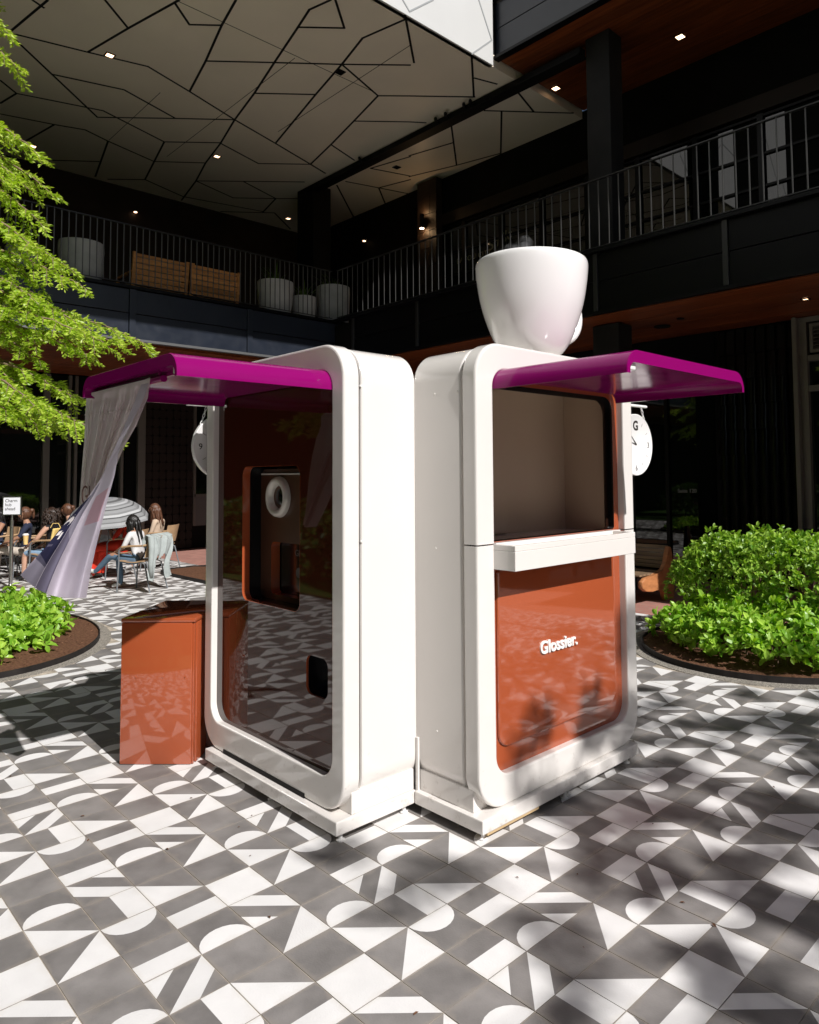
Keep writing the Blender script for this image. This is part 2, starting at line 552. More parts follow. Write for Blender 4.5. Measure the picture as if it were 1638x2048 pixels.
KA, KB = (-1.93, -0.67, 0.17, 0.63), (-0.66, -0.205, 0.63, 1.91)
rng = random.Random(4)
for i in range(-82, 30):
    for j in range(-17, 29):
        x, y = (i + .5) * TS, (j + .5) * TS
        if y > 5.75 or (x < -11.0 and y > 4.38):
            continue
        if in_poly(x, y, BED_R) or in_poly(x, y, BED_L) or in_poly(x, y, BED_F):
            continue
        t = TAB[j % 4][i % 4]
        if (i, j) == (-6, -4):
            t = 'S3'
        d = Vector((x, y, -1.66)) - Vector((CP.x, CP.y, 0))
        z = d.dot(_F)
        px = 922 + 1443 * d.dot(_R) / z if z > .3 else -9999
        py = 871 - 1443 * d.dot(_U) / z if z > .3 else -9999
        vis = -40 < px < 1680 and py < 2120 and z > .3
        for k in (KA, KB):
            if k[0] < x < k[1] and k[2] < y < k[3]:
                vis = False
        if -1.93 < x < -0.66 and 0.63 < y < 1.95:
            vis = False
        cells.append((0 if vis else 1, d.length, i, j, t))
cells.sort()
V, Fc, Mi = [], [], []
for n, (nv, dd, i, j, t) in enumerate(cells):
    dz = rng.uniform(-0.0006, 0.0006)
    if n < 299:
        o = bpy.data.objects.new('paving_tile', TM[t])
        o.location = (i * TS, j * TS, dz)
        link(o, pv)
    else:
        v, f, m = GEO[t]
        n0 = len(V)
        V += [(a + i * TS, b + j * TS, c + dz) for a, b, c in v]
        Fc += [[q + n0 for q in ff] for ff in f]
        Mi += m
me = bpy.data.meshes.new('paving_tile_field')
me.from_pydata(V, [], Fc)
me.materials.append(M['tile_d']); me.materials.append(M['tile_w'])
me.polygons.foreach_set('material_index', Mi)
o = link(bpy.data.objects.new('paving_tile_field', me), pv)
tag(o, kind='stuff')

# ------------------------------------------------------------------ planting beds
def bed(name, label, P, h=0.055, inner=0.09, gravel=True):
    cx = sum(p[0] for p in P) / len(P); cy = sum(p[1] for p in P) / len(P)
    t = thing(name, label, 'planting bed', (cx, cy, 0))
    def off(d):
        R = []
        n = len(P)
        for k in range(n):
            a, b = Vector(P[k - 1]), Vector(P[(k + 1) % n])
            tn = (b - a).normalized()
            R.append((P[k][0] + tn.y * d, P[k][1] - tn.x * d))
        return R
    if gravel:
        bm = bmesh.new()
        loft(bm, [[(x, y, -0.01) for x, y in off(0.02)], [(x, y, 0.004) for x, y in off(0.015)], [(x, y, 0.006) for x, y in off(-inner)]])
        fin('gravel_strip', bm, 'gravel', t)
    bm = bmesh.new()
    a, b = off(-inner), off(-inner - 0.012)
    loft(bm, [[(x, y, 0) for x, y in a], [(x, y, h) for x, y in a], [(x, y, h) for x, y in b], [(x, y, 0.0) for x, y in b]])
    fin('edging', bm, 'edging', t)
    bm = bmesh.new()
    ring = off(-inner - 0.012)
    n = len(ring)
    loops = []
    for s, z in ((1, h - 0.022), (0.85, h - 0.012), (0.6, h + 0.004), (0.3, h + 0.01), (0.06, h + 0.012)):
        loops.append([(cx + (x - cx) * s, cy + (y - cy) * s, z + rng.uniform(-.006, .006)) for x, y in ring])
    loft(bm, loops, cap1=True)
    fin('mulch', bm, 'mulch', t, smooth=True)
    return t
bed('planting_bed', 'round bed with black steel edging and gravel rim holding the tall hedge', BED_R)
bed('planting_bed', 'oval mulched bed with low bright green shrubs, left of the brown box', BED_L)
bed('planting_bed', 'bare bark mulch bed behind the seated women and chairs', BED_F, inner=0.02, gravel=False)

# ------------------------------------------------------------------ buildings
# --- corner building with first floor balcony on the left (fascia plane X = -9.6)
WX, WY = -14.3, 8.68
bl = thing('balcony_building', 'dark two storey building with navy balcony panels behind the people', 'building', (-12, 3, 0))
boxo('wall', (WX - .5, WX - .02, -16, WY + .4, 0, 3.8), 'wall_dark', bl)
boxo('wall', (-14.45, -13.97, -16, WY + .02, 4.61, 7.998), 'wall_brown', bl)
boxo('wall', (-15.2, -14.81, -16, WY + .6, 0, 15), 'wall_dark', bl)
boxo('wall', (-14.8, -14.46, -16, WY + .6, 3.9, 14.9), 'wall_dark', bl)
for k in range(22):                                            # cedar boards of the balcony soffit, long in Y here
    x0 = -14.1 + k * 0.203
    if x0 + .198 > -9.72: break
    boxo('soffit_board', (x0, x0 + .196, -14, 6.4, 3.8 + (k % 3) * .0015, 3.86), 'wood_soffit', bl)
boxo('floor_slab', (-14.4, -9.63, -14, 6.44, 3.862, 4.60), 'wall_dark', bl)
ys = [-13.98, -11.91, -9.84, -7.77, -5.7, -3.64, -1.57, 0.49, 2.56, 4.60, 6.66]
for a, b in zip(ys[:-1], ys[1:]):
    bm = bmesh.new(); box(bm, -9.625, -9.60, a + .055, b - .055, 4.27, 4.645, bev=.004)
    fin('fascia_panel', bm, 'navy', bl)
    bm = bmesh.new(); box(bm, -9.625, -9.60, a + .055, b - .055, 3.86, 4.255, bev=.004)
    fin('fascia_panel', bm, 'navy', bl)
for a in ys:
    boxo('fascia_post', (-9.63, -9.575, a - .05, a + .05, 3.86, 4.65), 'navy', bl, .004)
boxo('fascia_cap', (-9.70, -9.55, -14, 6.72, 4.655, 4.70), 'char', bl)
boxo('drip_edge', (-9.66, -9.555, -14, 6.40, 3.815, 3.855), 'flash', bl)
# ground floor front, glazing and brown cladding
boxo('window_pane', (WX, WX + .02, -3.2, 4.2, 0.08, 3.3), 'glass_dark', bl)
for y, wd in ((-2.2, .1), (-.6, .1), (.9, .1), (2.62, .12), (3.05, .06), (3.17, .06), (4.10, .06), (4.52, .16)):
    boxo('window_frame', (WX + .01, WX + .12, y - wd / 2, y + wd / 2, 0, 3.79), 'alum', bl, .005)
boxo('window_frame', (WX + .01, WX + .10, -3.2, 4.46, 2.78, 2.86), 'alum', bl)
boxo('window_frame', (WX + .01, WX + .10, -3.2, 4.46, 0.0, 0.09), 'alum', bl)
# round-cornered brown cladding tiles between the frame and the right window
k = 0
boxo('cladding_backing', (WX, WX + .03, 4.61, 5.72, 0, 3.79), 'wall_dark', bl)
for r in range(19):
    for c in range(7):
        y0 = 4.62 + c * .157 ; z0 = .02 + r * .198
        bm = bmesh.new()
        P = rr(y0 + .004, y0 + .152, z0 + .004, min(z0 + .192, 3.78), .05, 3)
        e = .008 * ((r * 7 + c * 5) % 3)
        loft(bm, [[(WX + .03, a, b) for a, b in P], [(WX + .045 + e, a, b) for a, b in P]], cap1=True)
        fin('cladding_tile', bm, 'wall_brown', bl)
boxo('window_pane', (WX, WX + .02, 5.74, 8.4, 1.26, 3.3), 'glass_dark', bl)
boxo('window_frame', (WX + .01, WX + .09, 5.74, 8.4, 1.20, 1.26), 'alum', bl)
boxo('window_frame', (WX + .01, WX + .09, 5.72, 5.78, .52, 3.4), 'alum', bl)
boxo('spandrel_panel', (WX, WX + .05, 5.78, 8.4, .52, 1.2), 'blind', bl)

# --- right building, balcony fascia plane Y = 6.4
br = thing('balcony_building', 'dark building with charcoal balcony and cedar soffit behind the serving booth', 'building', (0, 8, 0))
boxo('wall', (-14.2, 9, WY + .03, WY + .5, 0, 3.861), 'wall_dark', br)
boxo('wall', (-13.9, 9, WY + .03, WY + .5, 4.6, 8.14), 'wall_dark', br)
for k in range(11):
    y0 = 6.46 + k * .203
    boxo('soffit_board', (-14.2, 9, y0, y0 + .196, 3.8 + (k % 3) * .0015, 3.86), 'wood_soffit', br)
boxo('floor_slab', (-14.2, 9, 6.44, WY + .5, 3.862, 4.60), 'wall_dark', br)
xs = [-8.94 + 1.83 * k for k in range(-0, 11)]
for a, b in zip(xs[:-1], xs[1:]):
    bm = bmesh.new(); box(bm, a + .04, b - .04, 6.40, 6.43, 4.27, 4.645, bev=.004)
    fin('fascia_panel', bm, 'char', br)
    bm = bmesh.new(); box(bm, a + .04, b - .04, 6.40, 6.43, 3.86, 4.255, bev=.004)
    fin('fascia_panel', bm, 'char', br)
for a in xs:
    boxo('fascia_post', (a - .035, a + .035, 6.375, 6.43, 3.86, 4.65), 'rail', br, .004)
boxo('fascia_cap', (-9.545, 9, 6.33, 6.48, 4.655, 4.70), 'char', br)
boxo('drip_edge', (-9.5, 9, 6.36, 6.44, 3.81, 3.855), 'char', br)
# upper balcony (third level) and its cedar soffit
for k in range(11):
    y0 = 6.46 + k * .203
    boxo('soffit_board', (-5.19, 9, y0, y0 + .196, 8.13 + (k % 3) * .0015, 8.19), 'wood_soffit', br)
boxo('floor_slab', (-5.16, 9, 6.45, 9.2, 8.195, 8.9), 'wall_dark', br)
for k in range(7):
    a = -5.27 + k * 2.05
    bm = bmesh.new(); box(bm, a + .05, a + 2.0, 6.385, 6.43, 8.62, 9.02, bev=.004); fin('fascia_panel', bm, 'navy', br)
    bm = bmesh.new(); box(bm, a + .05, a + 2.0, 6.385, 6.43, 8.20, 8.605, bev=.004); fin('fascia_panel', bm, 'navy', br)
    boxo('fascia_post', (a - .04, a + .04, 6.36, 6.44, 8.17, 9.05), 'char', br)
boxo('drip_edge', (-5.33, 9, 6.33, 6.455, 8.12, 8.165), 'char', br)
boxo('fascia_cap', (-5.33, 9, 6.33, 6.455, 9.05, 9.1), 'char', br)
# first floor shopfront glazing with a grid of mullions
for k in range(13):
    x0 = -9.2 + k * 1.02
    for z0, z1 in ((4.72, 5.26), (5.30, 5.80), (5.84, 6.28), (6.32, 6.84)):
        bm = bmesh.new(); box(bm, x0 + .05, x0 + .99, WY - .01, WY + .01, z0, z1)
        bmesh.ops.rotate(bm, verts=bm.verts, cent=(x0 + .5, WY, (z0 + z1) / 2), matrix=Matrix.Rotation(rng.uniform(-.006, .006), 3, 'Z'))
        fin('window_pane', bm, 'glass_dark', br)
    if x0 > -3.1:
        boxo('reflection_mask', (x0 + .34 if k % 2 else x0 + .60, x0 + .97, WY - .016, WY - .0105, 4.72, 6.84), 'wall_dark', br)  # dark sheet added in front of the pane to cover its reflection
    boxo('mullion', (x0 - .045, x0 + .045, WY - .06, WY + .03, 4.7, 6.90), 'char', br)
for z in (4.70, 5.28, 5.82, 6.30, 6.87):
    boxo('transom', (-9.2, 4.1, WY - .05, WY + .03, z - .018, z + .018), 'char', br)
boxo('window_head', (-9.2, 4.1, WY - .1, WY + .03, 6.92, 7.16), 'wall_brown', br)
# ground floor: glazed door and window, dark tile wall, bronze shopfront frame with louvre
for x0, x1 in ((-9.0, -7.6), (-7.55, -6.1), (-6.05, -4.55), (-4.5, -3.72), (-3.66, -2.86)):
    boxo('window_pane', (x0, x1, WY - .01, WY + .01, .12, 3.2), 'glass_dark', br)
    boxo('window_frame', (x1 - .005, x1 + .055, WY - .05, WY + .03, 0, 3.78), 'char', br)
boxo('window_frame', (-9, -2.86, WY - .06, WY + .03, 0, .11), 'char', br)
boxo('window_frame', (-9, -2.86, WY - .06, WY + .03, 3.21, 3.79), 'char', br)
text_mesh('suite_lettering', 'Suite 120', .085, 'pot', br, basis((-3.54, WY - .014, 1.345), (1, 0, 0), (0, 0, 1)), .001)
for r in range(10):                                             # scalloped half-round glazed tiles
    for c in range(8):
        x0 = -2.84 + c * .150
        z0 = .05 + r * .3725
        if z0 + .36 > 3.8: continue
        bm = bmesh.new()
        loops = []
        for zz, e in ((z0, .035), (z0 + .20, .018), (z0 + .372, .004)):
            loops.append([(x0 + .075 - .072 * cos(pi * q / 6), WY - e - .045 * sin(pi * q / 6), zz) for q in range(7)])
        loft(bm, loops, closed_u=False)
        bmesh.ops.solidify(bm, geom=bm.faces[:], thickness=.008)
        fin('wall_tile', bm, 'tin_dark', br, smooth=True, angle=40)
boxo('window_frame', (-1.66, -1.60, WY - .20, WY + .03, 0, 3.79), 'alum', br, .004)
boxo('window_frame', (-1.60, -1.50, WY - .10, WY + .03, 0, 3.79), 'alum', br, .004)
boxo('window_frame', (-1.50, 6, WY - .10, WY + .03, 3.72, 3.79), 'alum', br)
boxo('window_frame', (-1.50, 6, WY - .09, WY + .03, 3.18, 3.26), 'alum', br, .004)
boxo('window_frame', (-1.50, 6, WY - .09, WY + .03, 2.76, 2.84), 'alum', br, .004)
boxo('window_frame', (-1.50, 6, WY - .09, WY + .03, 0, .14), 'alum', br)
boxo('window_pane', (-1.50, 6, WY - .01, WY + .01, .14, 2.76), 'glass_dark', br)
boxo('window_pane', (-1.50, 6, WY - .01, WY + .01, 2.84, 3.18), 'glass_dark', br)
boxo('louvre_frame', (-1.46, -1.42, WY - .1, WY, 3.29, 3.69), 'alum', br)
boxo('louvre_frame', (-1.42, 6, WY - .1, WY, 3.65, 3.69), 'alum', br)
boxo('louvre_frame', (-1.42, 6, WY - .1, WY, 3.29, 3.33), 'alum', br)
for k in range(6):
    bm = bmesh.new(); box(bm, -1.42, 6, WY - .05, WY - .042, -.035, .035)
    bmesh.ops.rotate(bm, verts=bm.verts, cent=(0, WY - .046, 0), matrix=Matrix.Rotation(radians(-50), 3, 'X'))
    bmesh.ops.translate(bm, verts=bm.verts, vec=(0, 0, 3.36 + k * .052))
    fin('louvre_blade', bm, 'alum', br)
# shop lettering on the first floor glass
text_mesh('shop_lettering', 'BAYOU CITY', .15, 'gold', br, basis((-8.42, WY - .014, 6.04), (1, 0, 0), (0, 0, 1)), .001, space=1.15)
text_mesh('shop_lettering', 'Smile', .30, 'gold', br, basis((-7.52, WY - .014, 6.10), (1, 0, .22), (-.22, 0, 1)), .001, shear=.3)

# --- overhanging block with the patterned ceiling (underside Z = 8, open edge X = -5.2)
ob = thing('overhanging_block', 'pale block overhead with dark crazed lines across its underside', 'building', (-9, 0, 8))
boxo('ceiling', (-14.45, -5.23, -14, WY + .02, 8.0, 8.2), 'ceil', ob)
boxo('facade', (-5.29, -5.20, -14, 6.3, 8.0, 15), 'facade', ob)
boxo('roof', (-14, -5.3, -14, WY, 14.8, 15), 'wall_dark', ob)
boxo('facade', (-14.4, -14.0, -14, WY, 8.2, 15), 'wall_dark', ob)
CEIL = [[[-8.29,0.92],[-9.45,0.74]],[[-8.43,0.78],[-8.5,0.93]],[[-9.45,0.74],[-9.18,1.7],[-8.94,2.49],[-9.2,3.27],[-9.56,4.26],[-9.87,5.26],[-10.2,6.26],[-10.36,6.73]],[[-9.48,0.75],[-10.2,1.5],[-11.15,2.49]],[[-9.18,1.7],[-8.17,1.91],[-7.08,2.16]],[[-8.17,1.91],[-7.76,1.46]],[[-7.17,2.14],[-7.49,2.49],[-7.19,2.82]],[[-6.55,2.7],[-7.19,2.82],[-8.18,3.06],[-9.2,3.27]],[[-8.18,3.06],[-7.49,3.83],[-6.81,4.6],[-6.09,5.37]],[[-5.67,3.6],[-6.04,3.51],[-6.48,3.61],[-6.04,4.09],[-5.63,3.65]],[[-6.48,3.61],[-7.49,3.83],[-8.51,4.06],[-9.56,4.26],[-10.59,4.51],[-11.61,4.7],[-12.6,4.96],[-13.88,5.21]],[[-8.51,4.06],[-7.84,4.81]],[[-5.29,4.58],[-6.05,4.42],[-6.81,4.6],[-7.84,4.81],[-9.87,5.26]],[[-5.22,4.52],[-6.0,5.37]],[[-6.81,4.6],[-7.15,5.58],[-6.78,5.97],[-6.05,6.77]],[[-7.15,5.58],[-8.13,5.81],[-7.45,6.56],[-7.28,6.78]],[[-8.13,5.81],[-9.18,6.05],[-10.2,6.26]],[[-9.18,6.05],[-9.43,6.79]],[[-10.2,1.5],[-9.89,2.48],[-10.24,3.49]],[[-11.15,2.49],[-10.24,3.49],[-9.56,4.26]],[[-10.96,0.97],[-11.23,1.26],[-11.78,1.15]],[[-11.23,1.26],[-10.84,2.48],[-11.27,3.72]],[[-11.27,3.72],[-10.57,4.5]],[[-10.59,4.51],[-10.9,5.48],[-10.2,6.26]],[[-12.19,1.24],[-11.96,2.03],[-11.79,2.49],[-11.97,2.95],[-12.26,3.93],[-11.61,4.7]],[[-11.96,2.03],[-12.99,1.85]],[[-11.97,2.95],[-13.84,3.34]],[[-11.27,3.72],[-13.28,4.15]],[[-13.59,2.46],[-13.02,3.14]],[[-13.8,3.58],[-13.28,4.15],[-13.64,5.14],[-13.23,6.92]],[[-12.6,4.96],[-11.05,6.66]],[[-11.94,5.73],[-12.3,6.71],[-13.29,6.94]],[[-12.6,4.96],[-12.93,5.99],[-12.3,6.71],[-11.95,7.08]],[[-13.93,6.19],[-13.12,7.16],[-13.86,8.06]],[[-9.51,7.26],[-8.52,7.49]],[[-9.51,7.26],[-9.23,8.11]],[[-10.41,7.29],[-10.19,8.02],[-9.37,8.23]],[[-10.19,8.02],[-10.89,8.79]],[[-10.71,7.27],[-12.05,8.72]],[[-10.19,8.02],[-9.98,8.75]],[[-6.06,6.76],[-5.24,5.86]],[[-5.65,6.35],[-5.52,6.74]],[[-5.45,7.19],[-5.67,7.86]],[[-6.25,7.22],[-5.22,8.41]],[[-6.07,7.47],[-7.17,8.68]],[[-7.06,7.21],[-8.17,8.44]],[[-8.51,7.45],[-7.5,7.68]],[[-9.27,8.11],[-8.17,8.44],[-7.17,8.68]]]
def strip(P, fx, name='joint_strip', wdt=.034, m='black_matt'):
    for a, b in zip(P[:-1], P[1:]):
        a, b = Vector(a), Vector(b)
        d = b - a
        L = d.length + wdt * .55
        bm = bmesh.new()
        box(bm, -L / 2, L / 2, -wdt / 2, wdt / 2, -.004, .006)
        if fx == 'c':
            bmesh.ops.rotate(bm, verts=bm.verts, cent=(0, 0, 0), matrix=Matrix.Rotation(atan2(d.y, d.x), 3, 'Z'))
            c = (a + b) / 2
            bmesh.ops.translate(bm, verts=bm.verts, vec=(c.x, c.y, 8.0 + rng.uniform(-.0006, .0006)))
        else:
            bmesh.ops.rotate(bm, verts=bm.verts, cent=(0, 0, 0), matrix=Matrix.Rotation(radians(90), 3, 'X'))
            bmesh.ops.rotate(bm, verts=bm.verts, cent=(0, 0, 0), matrix=Matrix.Rotation(radians(90), 3, 'Z'))
            bmesh.ops.rotate(bm, verts=bm.verts, cent=(0, 0, 0), matrix=Matrix.Rotation(atan2(d.y, d.x), 3, 'X'))
            c = (a + b) / 2
            bmesh.ops.translate(bm, verts=bm.verts, vec=(-5.2 + rng.uniform(-.0005, .0005), c.x, c.y))
        fin(name, bm, m, ob)
for P in CEIL:
    strip(P, 'c')
# hairline board joints
for P in ([[-7.11, 2.13], [-7.11, 4.72], [-7.1, 5.49]],[[-7.17, 3.99], [-11.86, 4.02]],[[-5.7, 5.03], [-9.42, 5.05]],[[-9.57, 2.94], [-11.92, 2.95]]):
    strip(P, 'c', 'board_joint', .008)
for P in ([(5.82, 7.98), (6.27, 8.39)], [(4.58, 8.07), (5.03, 8.45)], [(5.03, 8.45), (5.0, 10.2)], [(6.27, 8.39), (5.6, 9.6), (5.0, 10.2)],
          [(4.58, 8.07), (3.2, 9.3), (2.1, 9.1), (.6, 10.4)], [(3.2, 9.3), (2.9, 11.5)], [(.6, 10.4), (-1.2, 8.1)], [(2.9, 11.5), (5.2, 12.4)], [(2.9, 11.5), (-.5, 12.6)]):
    strip(P, 'f', 'facade_joint', .022, 'faint_joint')
# small cctv box near the top edge of the facade
# columns and the beam
c = thing('column', 'dark concrete column standing behind the right balcony railing', 'column', (-3.65, 7.1, 0))
boxo('shaft', (-3.93, -3.52, 6.95, 7.28, 4.61, 8.125), 'column', c, .01)
boxo('shaft', (-3.90, -3.46, 6.95, 7.30, 0, 3.79), 'column', c, .01)
c = thing('column', 'black column behind the corner of the left balcony', 'column', (-11.3, 7.1, 0))
boxo('shaft', (-11.62, -10.98, 6.85, 7.3, 4.61, 8.0), 'wall_dark', c, .01)
c = thing('roof_beam', 'long black steel beam under the patterned ceiling', 'beam', (-7.5, 6.95, 7.85))
boxo('beam_web', (-11.2, -3.95, 6.83, 6.97, 7.88, 7.985), 'black_matt', c, .008)
boxo('beam_flange', (-11.2, -3.95, 6.79, 7.0, 7.85, 7.879), 'black_matt', c)
for x in (-6.75, -6.3, -6.15, -7.0, -9.2):
    t = thing('beam_spotlight', {-6.75: 'black spotlight on the long beam, second from its upper right end group', -6.3: 'black spotlight on the long beam, in the middle of the close pair', -6.15: 'black spotlight nearest the upper right end of the long beam', -7.0: 'black spotlight on the long beam, third from its upper right end group', -9.2: 'lone black spotlight halfway along the long black beam'}[x], 'spotlight', (x, 6.80, 7.84), 'spotlights along the black beam')
    bm = bmesh.new(); tube(bm, [(x, 6.76, 7.93), (x + .08, 6.68, 7.91)], .03, 10); fin('lamp_body', bm, 'black_matt', t)
    boxo('bracket', (x - .015, x + .015, 6.77, 6.829, 7.90, 7.94), 'black_matt', t)
# brick pier with wall lamp
c = thing('pier', 'brown clad pier lit by a wall lamp on the upper floor', 'pier', (-9.07, 8.6, 4.6))
for k in range(9):
    for q in range(3):
        boxo('cladding_tile', (-9.37 + q * .2, -9.375 + (q + 1) * .2, 8.42 + .004 * ((k + q) % 2), 8.6, 4.62 + k * .37, 4.984 + k * .37), 'wall_brown', c, .004)
t = thing('wall_lamp', 'small lit wall lamp on the brown pier above the balcony', 'lamp', (-9.12, 8.33, 6.96))
bm = bmesh.new(); tube(bm, [(-9.12, 8.33, 6.9), (-9.12, 8.33, 7.2)], .05, 12); fin('lamp_shade', bm, 'black_matt', t)
bm = bmesh.new(); tube(bm, [(-9.12, 8.33, 6.885), (-9.12, 8.33, 6.897)], .042, 12); fin('bulb', bm, 'lampw', t)
boxo('bracket', (-9.14, -9.10, 8.34, 8.43, 7.0, 7.04), 'black_matt', t)
ld = bpy.data.lights.new('wall_lamp_glow', 'POINT'); ld.energy = 3.0; ld.color = (1, .62, .3); ld.shadow_soft_size = .03
lo = bpy.data.objects.new('wall_lamp_glow', ld); link(lo, t); lo.location = (0, -.02, -.10)
ld2 = ld.copy(); ld2.energy = 2.0
lo = bpy.data.objects.new('wall_lamp_glow', ld2); link(lo, t); lo.location = (0, -.02, .30)

# recessed downlights
def downlight(x, y, z, label, sz=.075, lit=True, group='recessed downlights'):
    t = thing('downlight', label, 'ceiling light', (x, y, z), group)
    bm = bmesh.new()
    for a in ((-sz, sz, -sz, -sz + .018), (-sz, sz, sz - .018, sz), (-sz, -sz + .018, -sz + .018, sz - .018), (sz - .018, sz, -sz + .018, sz - .018)):
        box(bm, x + a[0], x + a[1], y + a[2], y + a[3], z - .014, z - .002)
    fin('light_frame', bm, 'black_matt', t)
    boxo('lens', (x - sz + .018, x + sz - .018, y - sz + .018, y + sz - .018, z - .008, z - .003), 'lamp' if lit else 'black', t)
for x, y, lb, lit in ((-9.03, 1.96, 'lit square downlight in the pale ceiling, nearest the top left', True), (-11.16, 4.72, 'lit downlight in the middle of the pale ceiling left of the beam', True),
                 (-7.0, 4.70, 'unlit black downlight in the pale ceiling near the top centre', False), (-13.17, 2.0, 'lit downlight in the pale ceiling seen through the tree tips', True),
                 (-9.09, 7.61, 'unlit black downlight in the pale ceiling right of the beam', False), (-13.22, 7.6, 'lit downlight in the far corner of the pale ceiling by the black column', True)):
    downlight(x, y, 8.0, lb, .068, lit)
downlight(-5.12 + .05, 7.72, 8.13, 'lit downlight in the cedar soffit beside the tall column', .075)
downlight(-2.9, 7.9, 8.13, 'lit downlight in the high cedar soffit right of the tall column', .075)
downlight(-1.12, 7.5, 3.8, 'round lit downlight in the low cedar soffit at the far right', .05)
for x, y, z, lb in ((-13.93, 4.2, 7.5, 'lit lamp high on the brown wall over the left balcony'), (-11.5, 8.64, 7.28, 'lit lamp on the dark wall left of the brown pier')):
    t = thing('wall_lamp', lb, 'lamp', (x, y, z))
    dx, dy = (.02, 0) if x < -13 else (0, -.02)
    bm = bmesh.new(); tube(bm, [(x + dx, y + dy, z - .02), (x + dx, y + dy, z + .03)], .045, 10); fin('lamp_shade', bm, 'black_matt', t)
    bm = bmesh.new(); tube(bm, [(x + dx, y + dy, z - .035), (x + dx, y + dy, z - .022)], .035, 10); fin('bulb', bm, 'lamp', t)
for x, y in ((-3.2, 7.7), (-2.75, 7.4)):
    t = thing('ceiling_speaker', 'flat black round speaker in the low cedar soffit' if x < -3 else 'small black sensor in the low cedar soffit', 'speaker', (x, y, 3.79))
    bm = bmesh.new(); tube(bm, [(x, y, 3.785), (x, y, 3.799)], .12 if x < -3 else .05, 16); fin('grille', bm, 'black_matt', t)

# railings
def railing(label, ax, fixed, a0, a1, step, z0, z1, group=None):
    if ax == 'y':
        t = thing('railing', label, 'railing', (fixed, (a0 + a1) / 2, z0))
    else:
        t = thing('railing', label, 'railing', ((a0 + a1) / 2, fixed, z0))
    def bx(name, a, b, zz0, zz1, th, m='rail'):
        d = (fixed - th / 2, fixed + th / 2, a, b, zz0, zz1) if ax == 'y' else (a, b, fixed - th / 2, fixed + th / 2, zz0, zz1)
        return boxo(name, d, m, t)
    bx('top_rail', a0, a1, z1 - .012, z1, .05)
    bx('bottom_rail', a0, a1, z0 + .03, z0 + .042, .03)
    me = None
    n = int((a1 - a0) / step)
    for k in range(n + 1):
        a = a0 + .02 + k * step
        post = False
        hw = .007 if not post else .022
        o = bx('baluster' if not post else 'post', a - hw, a + hw, z0 - .02 if post else z0 + .0425, z1 - .0125, .012 if not post else .04, 'baluster')
    return t
railing('charcoal railing of thin bars on the navy left balcony in front of planters', 'y', -9.62, -1.0, 6.38, .1, 4.71, 5.69)
railing('charcoal railing of thin bars on the right balcony above the white cup', 'x', 6.42, -9.5, 2.0, .16, 4.71, 5.69)
railing('top floor railing above the upper navy fascia at the top edge', 'x', 6.40, -5.2, 1.0, .16, 9.11, 10.1)

# the far sides of the courtyard, outside the photograph but mirrored in its glass and gloss
fb = thing('courtyard_building', 'long dark building closing the courtyard behind the viewer, heightened to block sky light', 'building', (0, -16, 0))
boxo('wall', (-20, 20, -16.6, -16, 0, 20), 'wall_dark', fb)  # unseen wall, made extra tall to cut sky light in the court
boxo('floor_slab', (-20, 18, -16.0, -14.6, 3.9, 4.6), 'char', fb)
for k in range(9):
    boxo('window_pane', (-18 + k * 4, -15 + k * 4, -15.99, -15.95, .3, 3.4), 'glass_dark', fb)
    boxo('window_frame', (-15 + k * 4, -14.8 + k * 4, -16, -15.8, 0, 3.8), 'alum', fb)
fb = thing('courtyard_building', 'low dark building on the sunny side of the courtyard', 'building', (19, 0, 0))
boxo('wall', (19, 20, -16, 12, 0, 6.5), 'wall_brown', fb)
for k in range(5):
    boxo('window_pane', (18.95, 19, -13 + k * 4, -10 + k * 4, .3, 3.2), 'glass_dark', fb)

# ------------------------------------------------------------------ kiosk booths
def PA(u, z, d): return (u, 0.19 + d, z)
def PB(u, z, d): return (-0.23 - d, u, z)

def ring_frame(bm, P, out, opn, ro, ri, dep=.09, rev=.075):
    """front frame of a booth: rounded outer edge, rounded opening with reveal"""
    def L(r, rad, ins, d):
        x0, x1, z0, z1 = r
        q = tuple(max(.004, k - ins) for k in rad)
        return [P(u, z, d) for u, z in rr(x0 + ins, x1 - ins, z0 + ins, z1 - ins, q, 12)]
    RD = rev
    loft(bm, [L(out, ro, .06, dep), L(out, ro, .004, dep), L(out, ro, 0, dep - .006), L(out, ro, 0, .013), L(out, ro, .0018, .006), L(out, ro, .006, .0018), L(out, ro, .013, 0),
              L(opn, ri, -.008, 0), L(opn, ri, -.0025, .0022), L(opn, ri, 0, .008), L(opn, ri, 0, RD)])

def holed_panel(bm, P, outer, holes, d, mi=0):
    """flat sheet with rounded holes"""
    es = []
    for lp in [outer] + holes:
        vs = [bm.verts.new(P(u, z, d)) for u, z in lp]
        for k in range(len(vs)):
            es.append(bm.edges.new((vs[k], vs[(k + 1) % len(vs)])))
    r = bmesh.ops.triangle_fill(bm, use_beauty=True, use_dissolve=False, edges=es)
    for g in r['geom']:
        if isinstance(g, bmesh.types.BMFace):
            g.material_index = mi

def reveal(bm, P, lp, d0, d1, mi=0):
    loft(bm, [[P(u, z, d0) for u, z in lp], [P(u, z, d1) for u, z in lp]], mi=mi)

